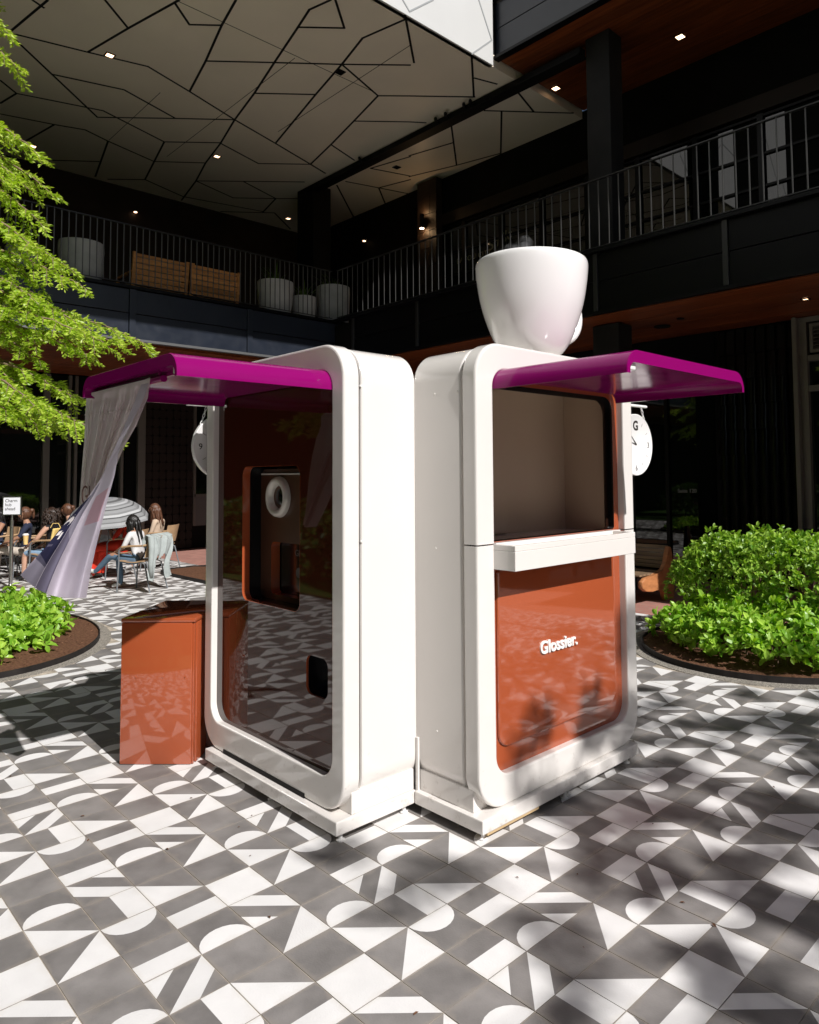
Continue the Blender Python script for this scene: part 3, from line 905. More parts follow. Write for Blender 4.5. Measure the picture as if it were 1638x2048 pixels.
def common(t, P, out, opn, pl, sk, name_m='cream'):
    # body shell behind the frame, set back by a shadow gap
    x0, x1, z0, z1 = out
    def L(ins, d):
        return [P(u, z, d) for u, z in rr(x0 + ins, x1 - ins, z0 + ins, z1 - ins, max(.004, .17 - ins), 12)]
    bm = bmesh.new()
    loft(bm, [L(.055, .108), L(.020, .108), L(.012, .112), L(.009, .120), L(.009, .442), L(.011, .448), L(.016, .450)], cap1=True)
    fin('body', bm, name_m, t, smooth=True, angle=14)
    bm = bmesh.new()
    loft(bm, [L(.045, .085), L(.045, .112)])
    fin('shadow_gap', bm, 'black_matt', t)
    bm = bmesh.new(); box(bm, *pl, bev=.005); fin('plinth', bm, name_m, t)
    bm = bmesh.new(); box(bm, *sk, bev=.003); fin('skirt', bm, name_m, t)

M['dark_trim'] = mat('dark_brown_trim', (.018, .007, .004), .25, .5)
# --- photo booth (left)
OA = (-2.05, -0.66, 0.105, 2.295); HA = (-1.962, -0.755, 0.255, 2.17)
ta = thing('photo_booth', 'glossy cream booth with terracotta front darkened for shade, round camera window and purple canopy', 'kiosk', (-1.35, .4, 0))
bm = bmesh.new(); ring_frame(bm, PA, OA, HA, (.17, .17), (.10, .09), rev=.040); fin('frame', bm, 'cream', ta, smooth=True, angle=14)
common(ta, PA, OA, HA, (-1.95, -.664, .152, .628, .042, .105), (-1.97, -.6735, .243, .622, .1055, .205))
niche = rr(-1.670, -1.084, .974, 1.714, .05, 5)
slot = rr(-1.023, -.837, .590, .780, .042, 6)
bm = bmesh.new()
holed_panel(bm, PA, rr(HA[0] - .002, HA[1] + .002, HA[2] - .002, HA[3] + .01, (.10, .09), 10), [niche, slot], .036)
fin('front_panel', bm, 'terra_shade', ta)
# rounded rim and deep reveal of the camera niche
bm = bmesh.new()
def grow(r, g, rad): return rr(r[0] - g, r[1] + g, r[2] - g, r[3] + g, rad, 5)
NR = (-1.670, -1.084, .974, 1.714)
loft(bm, [[PA(u, z, .0355) for u, z in grow(NR, .002, .052)], [PA(u, z, .0355) for u, z in grow(NR, 0, .05)], [PA(u, z, .080) for u, z in grow(NR, 0, .05)]])
fin('niche_rim', bm, 'terra', ta, smooth=True, angle=40)
bm = bmesh.new(); reveal(bm, PA, grow(NR, 0.0, .05), .0805, .24); fin('niche_lining', bm, 'black', ta)
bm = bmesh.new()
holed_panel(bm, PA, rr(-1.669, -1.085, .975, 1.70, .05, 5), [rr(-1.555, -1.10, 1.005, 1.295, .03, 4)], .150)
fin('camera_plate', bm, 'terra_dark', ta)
bm = bmesh.new(); reveal(bm, PA, rr(-1.555, -1.10, 1.005, 1.295, .03, 4), .150, .205); fin('screen_reveal', bm, 'terra', ta)
boxo('screen', (-1.60, -1.09, .19 + .21, .19 + .225, .98, 1.32), 'black', ta)
text_mesh('screen_text', 'Glossier', .05, 'blind', ta, basis((-1.40, .397, 1.22), (1, 0, 0), (0, 0, 1)), .0005)
bm = bmesh.new(); tube(bm, [(-1.36, .398, 1.13), (-1.36, .395, 1.13)], .028, 16); fin('screen_button', bm, 'blind', ta)
boxo('niche_shelf_bar', (-1.64, -1.10, .325, .338, 1.668, 1.676), 'pewter', ta)
# camera ring: lathe about the Y axis
bm = bmesh.new()
cxr, czr, yr = -1.465, 1.545, .338
prof = [(.062, .012), (.066, -.010), (.074, -.026), (.088, -.034), (.102, -.030), (.111, -.018), (.114, .0)]
loft(bm, [[(cxr + r * cos(2 * pi * k / 40), yr + d, czr + r * sin(2 * pi * k / 40)) for k in range(40)] for r, d in prof])
fin('camera_ring', bm, 'pewter', ta, smooth=True)
bm = bmesh.new()
loft(bm, [[(cxr + r * cos(2 * pi * k / 32), yr + d, czr + r * sin(2 * pi * k / 32)) for k in range(32)] for r, d in ((.062, .008), (.045, .002), (.02, -.002), (.003, -.003))], cap1=True)
fin('lens', bm, 'black', ta, smooth=True)
# photo slot
bm = bmesh.new(); reveal(bm, PA, slot, .036, .048); fin('slot_reveal', bm, 'terra', ta)
boxo('slot_back', (-1.05, -.81, .19 + .128, .19 + .14, .55, .79), 'black', ta)
bm = bmesh.new(); reveal(bm, PA, slot, .0485, .1285); fin('slot_lining', bm, 'black', ta)
# vent slot shadow strip, screws, feet, hinges
boxo('vent_slot_shadow', (-1.80, -.98, .186, .195, .1065, .128), 'black_matt', ta)  # black strip drawn for the shadow in the slot under the frame
for y, z in ((.298, 2.087), (.302, 1.347)):
    bm = bmesh.new(); tube(bm, [(-.674, y, z), (-.668, y, z)], .008, 10, r1=.005); fin('screw', bm, 'cream', ta)
def foot(t, x, y):
    bm = bmesh.new(); lathe(bm, [(.020, 0.001), (.021, .006), (.010, .010), (.009, .045)], x, y, 0, 14); fin('levelling_foot', bm, 'white', t)
for x, y in ((-.70, .20), (-1.9, .20), (-.70, .58), (-1.3, .20)): foot(ta, x, y)

# --- serving booth (right)
OB = (0.63, 1.985, 0.105, 2.295); HB = (0.75, 1.885, 0.245, 2.17)
tb = thing('serving_booth', 'glossy cream booth with brown front, open serving window and tray shelf under purple canopy', 'kiosk', (-.45, 1.3, 0))
for k, (zz, up) in enumerate(((1.326, True), (1.332, False))):
    bm = bmesh.new(); ring_frame(bm, PB, OB, HB, (.17, .17), (.10, .09))
    if k == 0:
        bmesh.ops.bisect_plane(bm, geom=bm.verts[:] + bm.edges[:] + bm.faces[:], plane_co=(0, 0, 1.3265), plane_no=(0, 0, 1), clear_outer=True)
    else:
        bmesh.ops.bisect_plane(bm, geom=bm.verts[:] + bm.edges[:] + bm.faces[:], plane_co=(0, 0, 1.3325), plane_no=(0, 0, 1), clear_inner=True)
    fin('frame', bm, 'cream', tb, smooth=True, angle=14)
common(tb, PB, OB, HB, (-.66, -.198, .615, 1.925, .042, .105), (-.655, -.283, .6435, 1.96, .1055, .205))
hole = rr(.770, 1.838, 1.335, 2.105, (.02, .085), 8)
bm = bmesh.new()
holed_panel(bm, PB, rr(HB[0] - .002, HB[1] + .002, HB[2] - .002, HB[3] + .01, (.10, .09), 10), [hole], .045)
fin('front_panel', bm, 'terra', tb)
bm = bmesh.new(); reveal(bm, PB, hole, .0455, .085); fin('window_reveal', bm, 'black', tb)
bm = bmesh.new(); hi = rr(.778, 1.805, 1.337, 2.085, (.02, .085), 8)
loft(bm, [[PB(u, z, .085) for u, z in hole], [PB(u, z, .080) for u, z in hi], [PB(u, z, .088) for u, z in hi]]); fin('window_gasket', bm, 'dark_trim', tb)
# raised lower door with its groove
def LB(ins, d, r=.075): return [PB(u, z, d) for u, z in rr(.800 + ins, 1.805 - ins, .355 + ins, 1.195 - ins, (max(.01, r - ins), .02), 8)]
bm = bmesh.new(); loft(bm, [LB(0, .046), LB(0, .036), LB(.004, .031), LB(.009, .030)], cap1=True); fin('lower_door', bm, 'terra', tb, smooth=True, angle=30)
for x_, z_ in ((-.52, 2.06), (-.52, 1.30), (-.52, .42), (-.36, 2.06)):
    bm = bmesh.new(); tube(bm, [(x_, .646, z_), (x_, .636, z_)], .008, 10, r1=.005); fin('screw', bm, 'cream', tb)
# interior
boxo('interior_back', (-.655, -.645, .66, 1.95, 1.25, 2.2), 'cream_in', tb)
boxo('interior_side', (-.644, -.316, 1.862, 1.875, 1.25, 2.2), 'cream_in', tb)
boxo('interior_side', (-.644, -.316, .70, .713, 1.25, 2.2), 'cream_in', tb)
boxo('interior_top', (-.644, -.316, .714, 1.861, 2.16, 2.17), 'cream_in', tb)
boxo('counter', (-.644, -.316, .714, 1.861, 1.29, 1.322), 'cream', tb)
bm = bmesh.new(); P0 = rr(.72, 1.30, 1.33, 2.13, (.01, .09), 8)
loft(bm, [[(-.643, u, z) for u, z in P0], [(-.628, u, z) for u, z in P0]], cap1=True); fin('inner_door', bm, 'cream_in', tb, smooth=True, angle=40)
# tray shelf: open box
ts = bmesh.new()
X0, X1, Y0, Y1, Z0, Z1 = -.232, -.095, .742, 1.772, 1.212, 1.330
box(ts, X0, X1, Y0, Y1, Z0, Z0 + .09)
box(ts, X1 - .014, X1, Y0, Y1, Z0 + .0905, Z1)
box(ts, X0, X1 - .0145, Y0, Y0 + .014, Z0 + .0905, Z1)
box(ts, X0, X1 - .0145, Y1 - .014, Y1, Z0 + .0905, Z1)
bmesh.ops.bevel(ts, geom=ts.edges[:], offset=.002, segments=1, affect='EDGES')
fin('tray_shelf', ts, 'cream', tb)
boxo('sill', (-.32, -.2325, .765, 1.84, 1.30, 1.333), 'cream', tb, .003)
text_mesh('lettering', 'Glossier.', .089, 'white_letter', tb, basis((-.2575, 1.110, .745), (0, 1, 0), (0, 0, 1)), .006, offset=.0010, space=1.0, bevel=.0010)
for y, x in ((.66, -.24), (1.3, -.24), (1.86, -.24), (1.25, -.22)): foot(tb, x, y)
boxo('plywood_packer', (-.30, -.203, .650, 1.02, .029, .0405), 'pale_ply', tb)
boxo('plywood_packer', (-.34, -.235, .70, .95, .001, .0285), 'bark', tb)
bm = bmesh.new(); box(bm, -.668, -.648, .628, .640, .10, .36, bev=.003); fin('corner_post', bm, 'cream', tb)

# shared core between the booths
tc = thing('kiosk_core', 'cream inner core joining the two booths, mostly hidden behind them', 'kiosk', (-1.35, 1.3, 0))
boxo('body', (-2.0, -.70, .665, 1.93, .10, 2.05), 'cream', tc, .02)
boxo('plinth', (-2.02, -.68, .65, 1.94, .042, .0995), 'cream', tc)

# the two far arms of the cross shaped kiosk, hidden from here by the near ones
def PD(u, z, d): return (-2.49 + d, u, z)
def PC(u, z, d): return (u, 2.425 - d, z)
for P_, out_, loc_, lb_, pl_, sk_ in ((PD, (.645, 1.985, .105, 2.295), (-2.27, 1.3, 0), 'far left cream booth arm hidden behind the photo booth', (-2.53, -2.06, .64, 1.98, .042, .105), (-2.44, -2.06, .66, 1.97, .1055, .205)),
                             (PC, (-2.04, -.67, .105, 2.25), (-1.35, 2.2, 0), 'rear cream booth arm hidden behind the serving booth', (-2.04, -.67, 1.99, 2.46, .042, .105), (-2.02, -.69, 1.99, 2.37, .1055, .205))):
    tt = thing('rear_booth', lb_, 'kiosk', loc_)
    u0_, u1_ = out_[0] + .12, out_[1] - .12
    bm = bmesh.new(); ring_frame(bm, P_, out_, (u0_, u1_, .255, 2.13), (.17, .17), (.10, .09)); fin('frame', bm, 'cream', tt, smooth=True, angle=14)
    common(tt, P_, out_, None, pl_, sk_)
    bm = bmesh.new(); holed_panel(bm, P_, rr(u0_, u1_, .255, 2.13, (.10, .09), 10), [], .07); fin('front_panel', bm, 'terra', tt)

# canopies
def canopy(t, P, u0, u1, d1, name='canopy'):
    zt, zb, r, th = 2.172, 2.070, .090, .052
    out = [(u0, zb)] + [(u0 + r - r * cos(radians(a)), zt - r + r * sin(radians(a))) for a in range(0, 91, 10)]
    out += [(u1 - r + r * sin(radians(a)), zt - r + r * cos(radians(a))) for a in range(0, 91, 10)] + [(u1, zb)]
    li = .022
    ri = .035
    zi = zt - th
    inn = [(u1 - li, zb)] + [(u1 - li - ri + ri * cos(radians(a)), zi - ri + ri * sin(radians(a))) for a in range(0, 91, 15)]
    inn += [(u0 + li + ri - ri * sin(radians(a)), zi - ri + ri * cos(radians(a))) for a in range(0, 91, 15)] + [(u0 + li, zb)]
    pr = out + inn
    cu = sum(p[0] for p in pr) / len(pr)
    def lp(d, s=0.0):
        return [P(u + (cu - u) * s * .003, z - s * .0025 * (1 if z > 2.1 else 0), d) for u, z in pr]
    bm = bmesh.new()
    loft(bm, [lp(.02), lp(-d1 + .004), lp(-d1, 1)], cap0=True, cap1=True)
    return fin(name, bm, 'magenta', t, smooth=True, angle=16)
canopy(ta, PA, -1.885, -.757, .747)
canopy(tb, PB, .752, 1.862, .74)
for t, P, u in ((ta, PA, -.82), (tb, PB, .815)):
    bm = bmesh.new()
    P1 = P(u - .03, 2.085, -.725); P2 = P(u + .03, 2.118, -.66)
    xs_, ys_ = sorted((P1[0], P2[0])), sorted((P1[1], P2[1]))
    box(bm, xs_[0], xs_[1], ys_[0], ys_[1], 2.088, 2.118, bev=.006)
    fin('canopy_white_block', bm, 'white', t)  # small white block under the canopy's near outer corner
boxo('canopy_brace', (-1.84, -.80, -.49, -.47, 2.098, 2.118), 'magenta', ta)

# curtain rod and curtain
bm = bmesh.new(); tube(bm, [(-1.985, -.50, 2.092), (-1.02, -.50, 2.089)], .016, 12); fin('curtain_rod', bm, 'magenta', ta, smooth=True, angle=40)
for x in (-1.95, -1.06):
    boxo('rod_hanger', (x - .006, x + .006, -.505, -.495, 2.106, 2.119), 'magenta', ta)

def poly_at(P, s):
    """point at fraction s of a polyline"""
    L = [0]
    for a, b in zip(P[:-1], P[1:]):
        L.append(L[-1] + hypot(b[0] - a[0], b[1] - a[1]))
    d = s * L[-1]
    for k in range(len(L) - 1):
        if d <= L[k + 1] or k == len(L) - 2:
            f = (d - L[k]) / max(1e-9, L[k + 1] - L[k])
            return P[k][0] + f * (P[k + 1][0] - P[k][0]), P[k][1] + f * (P[k + 1][1] - P[k][1])
LEFT = [(-1.999, 2.105), (-2.017, 1.994), (-2.025, 1.862), (-2.055, 1.703), (-2.084, 1.517), (-2.11, 1.40), (-2.14, 1.33)]
RIGHT = [(-1.167, 2.105), (-1.19, 2.02), (-1.32, 1.90), (-1.47, 1.80), (-1.56, 1.72), (-1.70, 1.58), (-1.80, 1.45), (-1.90, 1.33)]
ct = thing('curtain', 'pale lilac printed curtain blown sideways from its rod under the left canopy', 'curtain', (-1.6, -.5, 1.0))
V, Fc = [], []
nu, nv = 120, 70
for a in range(nv + 1):
    t = a / nv
    l, r = poly_at(LEFT, t), poly_at(RIGHT, t)
    for b in range(nu + 1):
        s = b / nu
        amp = .005 + .012 * min(1, t * 4) * (1 if t > .15 else .8)
        ph = s * 2 * pi * (4.2 + .5 * t) + .9 * sin(s * 9) + .35 * sin(t * 3)
        y = -.505 - amp * (sin(ph) + .35 * sin(2.3 * ph + 1.2)) - .004 * sin(s * 120) * max(0, 1 - abs(t - .15) * 9)
        if t < .05: y = -.505 - .017 * cos(t / .05 * pi / 2) + (y + .505) * t / .05
        if t > .55: y = y * (1 - .6 * (t - .55)) + (-.505) * .6 * (t - .55)
        y += .045 * min(1, t * 2.5) * s
        f_s = (y + 1.796) / 1.296
        V.append((2.09 + (l[0] + s * (r[0] - l[0]) - 2.09) * f_s, y, 1.661 + (l[1] + s * (r[1] - l[1]) - 1.661) * f_s))
for a in range(nv):
    for b in range(nu):
        k = a * (nu + 1) + b
        Fc.append((k, k + 1, k + nu + 2, k + nu + 1))
def cloth_mat(name, c, tr=.28):
    m = mat(name, c, .9, .15, var=.04, vscale=6, bump=.10, bscale=420)
    N, L = m.node_tree.nodes, m.node_tree.links          # cloth_translucent: thin cloth lets the low sun through
    t = N.new('ShaderNodeBsdfTranslucent'); t.inputs['Color'].default_value = (*[min(1, x * 1.25) for x in c], 1)
    mx = N.new('ShaderNodeMixShader'); mx.inputs[0].default_value = tr
    L.new(N['Principled BSDF'].outputs[0], mx.inputs[1]); L.new(t.outputs[0], mx.inputs[2])
    L.new(mx.outputs[0], N['Material Output'].inputs['Surface'])
    return m
M['cloth'] = cloth_mat('pale_curtain_cloth', (.80, .75, .74), .45)
M['cloth_l'] = cloth_mat('lilac_cloth', (.66, .60, .69))
M['cloth_g'] = cloth_mat('grey_lilac_print', (.26, .24, .30))
M['cloth_n'] = cloth_mat('navy_print', (.018, .018, .045))
M['cloth_p'] = cloth_mat('pink_print', (.62, .40, .47))
M['cloth_m'] = cloth_mat('mid_print', (.085, .08, .12))
raw('upper_cloth', V, Fc, 'cloth', ct, smooth=True)
bm = bmesh.new()                                                   # stitched gathering line
hem = []
for b in range(nu + 1):
    k = int(nv * .155) * (nu + 1) + b
    hem.append((V[k][0], V[k][1] - .002, V[k][2] + .003 * sin(b * 1.3)))
tube(bm, hem, .0016, 5); fin('gathering_seam', bm, 'cloth', ct)
text_mesh('print_lettering', 'Glo', .140, 'brown_print', ct, basis((-1.955, -.532, 1.526), (1, .10, 0), (0, 0, 1)) @ Matrix.Diagonal((.78, 1, 1, 1)), .0006, offset=-.001)
def sc(P, y=-.56):                                                  # same place on a nearer plane, where the flap hangs
    f = (y + 1.796) / 1.296
    return [(2.09 + (x - 2.09) * f, 1.661 + (z - 1.661) * f) for x, z in P]
FL = ([(-1.252, 2.104), (-1.383, 1.977), (-1.516, 1.865), (-1.643, 1.76), (-1.755, 1.662), (-1.965, 1.552), (-2.311, 1.415), (-2.667, 1.254), (-3.18, 1.047)])
FR = ([(-1.167, 2.110), (-1.221, 2.034), (-1.346, 1.939), (-1.483, 1.84), (-1.532, 1.782), (-1.579, 1.674), (-1.686, 1.526), (-1.763, 1.399), (-1.829, 1.295), (-1.896, 1.164), (-1.949, 1.041)])
V, Fc, MI = [], [], []
nu, nv = 150, 200
for a in range(nv + 1):
    t = a / nv
    l, r = poly_at(FL, t), poly_at(FR, t)
    for b in range(nu + 1):
        s = b / nu
        wd = max(0, (t - .35) / .65)
        # folds open downwards: two sharp pleats and softer waves on the right
        y = -.56 - .36 * wd ** 1.2 * (1 - s) - wd * (.022 * sin(s * 2 * pi * 1.3 + .6) + .002 * sin(s * 2 * pi * 4.3 + 2 * t)) + .016 * wd * abs(sin(s * pi * 2.1 + .3))
        if t < .3:
            y += .045 * (1 - t / .3)
        zb = -.060 * t ** 8 * sin(pi * s) * (1.05 - .3 * s)
        f_s = (y + 1.796) / 1.296                               # the outline was taken off at Y = -0.5; nearer cloth is that much smaller
        V.append((2.09 + (l[0] + s * (r[0] - l[0]) - 2.09) * f_s, y, 1.661 + (l[1] + s * (r[1] - l[1]) + zb - 1.661) * f_s))
for a in range(nv):
    for b in range(nu):
        k = a * (nu + 1) + b
        Fc.append((k, k + 1, k + nu + 2, k + nu + 1))
        t, s = (a + .5) / nv, (b + .5) / nu
        m = 0
        if t > .435 and s < .27:                                  # printed photograph strip
            m = 2
            if t > .80 + .25 * s: m = 4
            if t > .845 + .15 * s: m = 1
            e1 = ((t - .585) / .030) ** 2 + ((s - .13) / .11) ** 2
            e2 = ((t - .602) / .022) ** 2 + ((s - .11) / .10) ** 2
            if e1 < 1 and e2 > .55: m = 5
            if .640 < t < .672 and .03 < s < .12 : m = 5
            if .655 < t < .70 and .14 < s < .19: m = 5
            if .545 < t < .552 and int(s * 55) % 3 == 0 and .05 < s < .2: m = 5
            if .73 < t < .745 and .02 < s < .13: m = 4
        elif t > .40 and .27 < s < .45:
            m = 6 if t > .5 + s * .5 else 1
        elif .50 < t < .655 and s > .60 + (t - .5) * .2 and s < .93:
            m = 3
        MI.append(m)
o = raw('blown_flap', V, Fc, 'cloth_l', ct, smooth=True)
M['cloth_s'] = cloth_mat('slate_print', (.155, .14, .20))
for k in ('cloth_g', 'cloth_n', 'cloth_p', 'cloth_m', 'cloth', 'cloth_s'):
    o.data.materials.append(M[k])
o.data.polygons.foreach_set('material_index', MI)

# brown box seat beside the booth
f_, b_ = Vector((.723, .690, 0)), Vector((-.690, .723, 0))
tbx = thing('box_seat', 'glossy brown box standing on the paving left of the photo booth', 'box', (-2.34, -.18, 0))
def obx(name, a0, a1, c0, c1, z0, z1, m, bev):
    bm = bmesh.new(); box(bm, a0, a1, c0, c1, z0, z1, bev=bev)
    bmesh.ops.transform(bm, matrix=basis((-2.34, -.18, 0), f_, b_), verts=bm.verts)
    return fin(name, bm, m, tbx, smooth=True, angle=30)
obx('body', 0, .418, 0, .60, .002, .812, 'terra', .006)
obx('lid', -.002, .436, -.002, .605, .8135, .838, 'terra', .005)
obx('corner_strip', .4185, .428, .008, .03, .004, .810, 'terra', .002)
obx('side_panel', .4185, .434, .038, .58, .004, .810, 'terra', .004)
for a in (.09, .25, .38):
    bm = bmesh.new(); c0 = Vector((-2.34, -.18, .50)) + f_ * a
    tube(bm, [c0 - b_ * .0002, c0 - b_ * .004], .006, 8, r1=.004); fin('screw', bm, 'terra', tbx)

# clocks on chains
def clock(label, cxyz, ex, rod0, rod1, nrm, group):
    ex, nrm = Vector(ex), Vector(nrm)
    t = thing('hanging_clock', label, 'clock', cxyz, group)
    c = Vector(cxyz)
    B = basis(c, ex, (0, 0, 1))
    bm = bmesh.new()
    loft(bm, [[(r * cos(2 * pi * k / 48), r * sin(2 * pi * k / 48), d) for k in range(48)] for r, d in
              ((.002, .014), (.188, .014), (.194, .018), (.199, .016), (.2, .010), (.2, -.010), (.194, -.018), (.188, -.014), (.002, -.014))], cap0=True, cap1=True)
    bmesh.ops.transform(bm, matrix=B, verts=bm.verts)
    fin('clock_body', bm, 'white', t, smooth=True, angle=35)
    def on(x, z): return c + ex * x + Vector((0, 0, z)) + nrm * .0145
    for s_, x, z, sz in (('3', .135, -.018, .052), ('6', -.014, -.168, .052), ('9', -.165, -.018, .052)):
        text_mesh('numeral', s_, sz, 'ink', t, basis(on(x, z), ex, (0, 0, 1)), .0006)
    text_mesh('logo_letter', 'G', .085, 'ink', t, basis(on(-.035, .095), ex, (0, 0, 1)), .0006, offset=.003)
    for k in range(12):
        if k % 3 == 0: continue
        a = pi / 2 - k * pi / 6
        bm = bmesh.new()
        tube(bm, [on(.135 * cos(a), .135 * sin(a)), on(.160 * cos(a), .160 * sin(a))], .0012, 4); fin('hour_mark', bm, 'ink', t)
    for L_, a in (((.07, 2.9), (.11, 2.4)) if cxyz[0] > -1 else ((.07, .2), (.11, -.5))):
        bm = bmesh.new(); tube(bm, [on(0, 0) + nrm * .003, on(L_ * cos(a), L_ * sin(a)) + nrm * .003], .003, 5, r1=.001); fin('clock_hand', bm, 'ink', t)
    bm = bmesh.new(); tube(bm, [rod0, rod1], .010, 10); fin('bracket_rod', bm, 'white', t, smooth=True, angle=40)
    zr = rod0[2]
    for q in (-.11, .095):
        top = c + ex * q; top.z = zr - .008
        bot = c + ex * (q * 1.0 + .035 * (1 if q > 0 else -1)); bot.z = c.z + sqrt_(.2 ** 2 - (bot - c).dot(ex) ** 2) - .005
        n = 5
        for k in range(n):
            p0 = top.lerp(bot, k / n); p1 = top.lerp(bot, (k + 1) / n)
            mid = (p0 + p1) / 2; dd = (p1 - p0); L_ = dd.length * .62; dd.normalize()
            sd = nrm if k % 2 else ex
            bm = bmesh.new()
            pts = [mid + dd * (L_ * cos(2 * pi * j / 10)) + sd * (.0065 * sin(2 * pi * j / 10)) for j in range(11)]
            tube(bm, pts, .0022, 5, cap=False); fin('chain_link', bm, 'white', t, smooth=True)
    return t
def sqrt_(x): return math.sqrt(max(0, x))
clock('round white clock hanging from a rod at the right edge of the serving booth', (-.42, 2.315, 1.843), (0, 1, 0), (-.42, 1.978, 2.098), (-.42, 2.47, 2.098), (1, 0, 0), 'hanging clocks')
clock('round white clock hanging from a rod at the left edge of the photo booth', (-2.125, .335, 1.845), (0, 1, 0), (-2.125, .64, 2.098), (-2.125, .10, 2.098), (1, 0, 0), 'hanging clocks')

# giant cup
cu_ = thing('giant_cup', 'giant glossy white cup standing on the roof of the serving booth', 'cup sculpture', (-.45, 1.325, 2.295))
bm = bmesh.new()
pro = [(.09, .002), (.125, .003), (.155, .022), (.185, .052), (.211, .095), (.232, .142), (.254, .20), (.275, .262), (.292, .33), (.304, .40), (.312, .46), (.316, .51), (.315, .533), (.309, .546), (.300, .551), (.292, .545), (.288, .53), (.281, .45), (.26, .32), (.22, .18), (.16, .07), (.01, .05)]
# smooth profile
pp = []
for k in range(len(pro) - 1):
    for q in range(3):
        pp.append((pro[k][0] + (pro[k + 1][0] - pro[k][0]) * q / 3, pro[k][1] + (pro[k + 1][1] - pro[k][1]) * q / 3))
pp.append(pro[-1])
for _ in range(3):
    pp = [pp[0]] + [((a[0] + 2 * b[0] + c[0]) / 4, (a[1] + 2 * b[1] + c[1]) / 4) for a, b, c in zip(pp[:-2], pp[1:-1], pp[2:])] + [pp[-1]]
lathe(bm, pp, -.45, 1.325, 2.295, 96)
fin('cup_bowl', bm, 'white', cu_, smooth=True)
bm = bmesh.new()
dv = Vector((.10, .995, 0))
pts = []
for k in range(17):
    a = radians(-95 + 190 * k / 16)
    pts.append(Vector((-.45, 1.325, 2.295 + .275)) + dv * (.245 + .125 * cos(a)) + Vector((0, 0, .13 * sin(a))))
tube(bm, pts, .036, 16); fin('cup_handle', bm, 'white', cu_, smooth=True)
# coffee surface and steam
st = bpy.data.meshes.new('steam')
bm = bmesh.new()
bmesh.ops.create_icosphere(bm, subdivisions=3, radius=1)
for v in bm.verts:
    n = .25 * sin(v.co.x * 3 + 1) * cos(v.co.y * 4) + .15 * sin(v.co.z * 6)
    v.co = Vector((v.co.x * .09, v.co.y * .15, v.co.z * .10)) * (1 + n)
    v.co += Vector((-.50, 1.33, 2.90))
vm = bpy.data.materials.new('steam_volume')
vm.use_nodes = True
N, L = vm.node_tree.nodes, vm.node_tree.links
N.remove(N['Principled BSDF'])
pvn = N.new('ShaderNodeVolumePrincipled'); pvn.inputs['Color'].default_value = (.95, .95, .95, 1)
nz = N.new('ShaderNodeTexNoise'); nz.inputs['Scale'].default_value = 14; nz.inputs['Detail'].default_value = 5
g = N.new('ShaderNodeNewGeometry'); L.new(g.outputs['Position'], nz.inputs['Vector'])
mr = N.new('ShaderNodeMapRange'); mr.inputs['From Min'].default_value = .46; mr.inputs['From Max'].default_value = .75; mr.inputs['To Max'].default_value = 4.5
L.new(nz.outputs['Fac'], mr.inputs['Value']); L.new(mr.outputs[0], pvn.inputs['Density'])
L.new(pvn.outputs[0], N['Material Output'].inputs['Volume'])
o = fin('steam', bm, vm, None, smooth=True)
tag(o, 'faint white wisp of steam rising out of the giant cup', 'steam')

# ------------------------------------------------------------------ balcony furniture
def planter(name_lb, x, y, z, r0, r1, h, m, plant=0, group='planters on the left balcony'):
    t = thing('planter', name_lb, 'planter', (x, y, z), group)
    bm = bmesh.new()
    lathe(bm, [(r0 * .96, 0), (r0, .02), (r0 * .4 + r1 * .6, h * .45), (r1, h * .85), (r1 * .985, h), (r1 * .93, h), (r1 * .92, h * .93), (.01, h * .92)], x, y, z, 36)
    fin('pot', bm, m, t, smooth=True, angle=50)
    if plant:
        V, Fc = [], []
        for k in range(plant):
            a = rng.uniform(0, 2 * pi); rr_ = rng.uniform(0, r1 * .6)
            bx, by = x + rr_ * cos(a), y + rr_ * sin(a)
            L_ = rng.uniform(.25, .5); out_ = rng.uniform(.05, .35)
            wv = Vector((-sin(a), cos(a), 0)) * .022
            prev = None
            for q in range(5):
                s = q / 4
                c_ = Vector((bx + cos(a) * out_ * s * s, by + sin(a) * out_ * s * s, z + h * .92 + L_ * s * (1 - .25 * s)))
                ww = wv * (1 - s) * (1 if q else .6)
                V += [tuple(c_ - ww), tuple(c_ + ww)]
                n0 = len(V)
                if q: Fc.append((n0 - 4, n0 - 3, n0 - 1, n0 - 2))
        raw('foliage', V, Fc, 'leaf_dark', t)
    return t
planter('largest round grey planter at the left end of the balcony behind the tree branches', -10.05, 1.93, 4.6, .28, .33, .75, 'pot')
planter('small pale planter half hidden by branches, far left on the balcony', -10.0, 1.12, 4.6, .20, .24, .48, 'pot_l')
planter('pale rounded planter on the balcony right of the two wooden seats', -10.05, 5.38, 4.6, .27, .34, .76, 'pot_l', 20)
planter('smallest pale planter with upright fern between two bigger ones', -10.05, 6.02, 4.6, .20, .235, .58, 'pot_l', 30)
planter('grey straight planter in the corner of the left balcony', -10.05, 6.72, 4.6, .30, .335, .90, 'pot', 14)
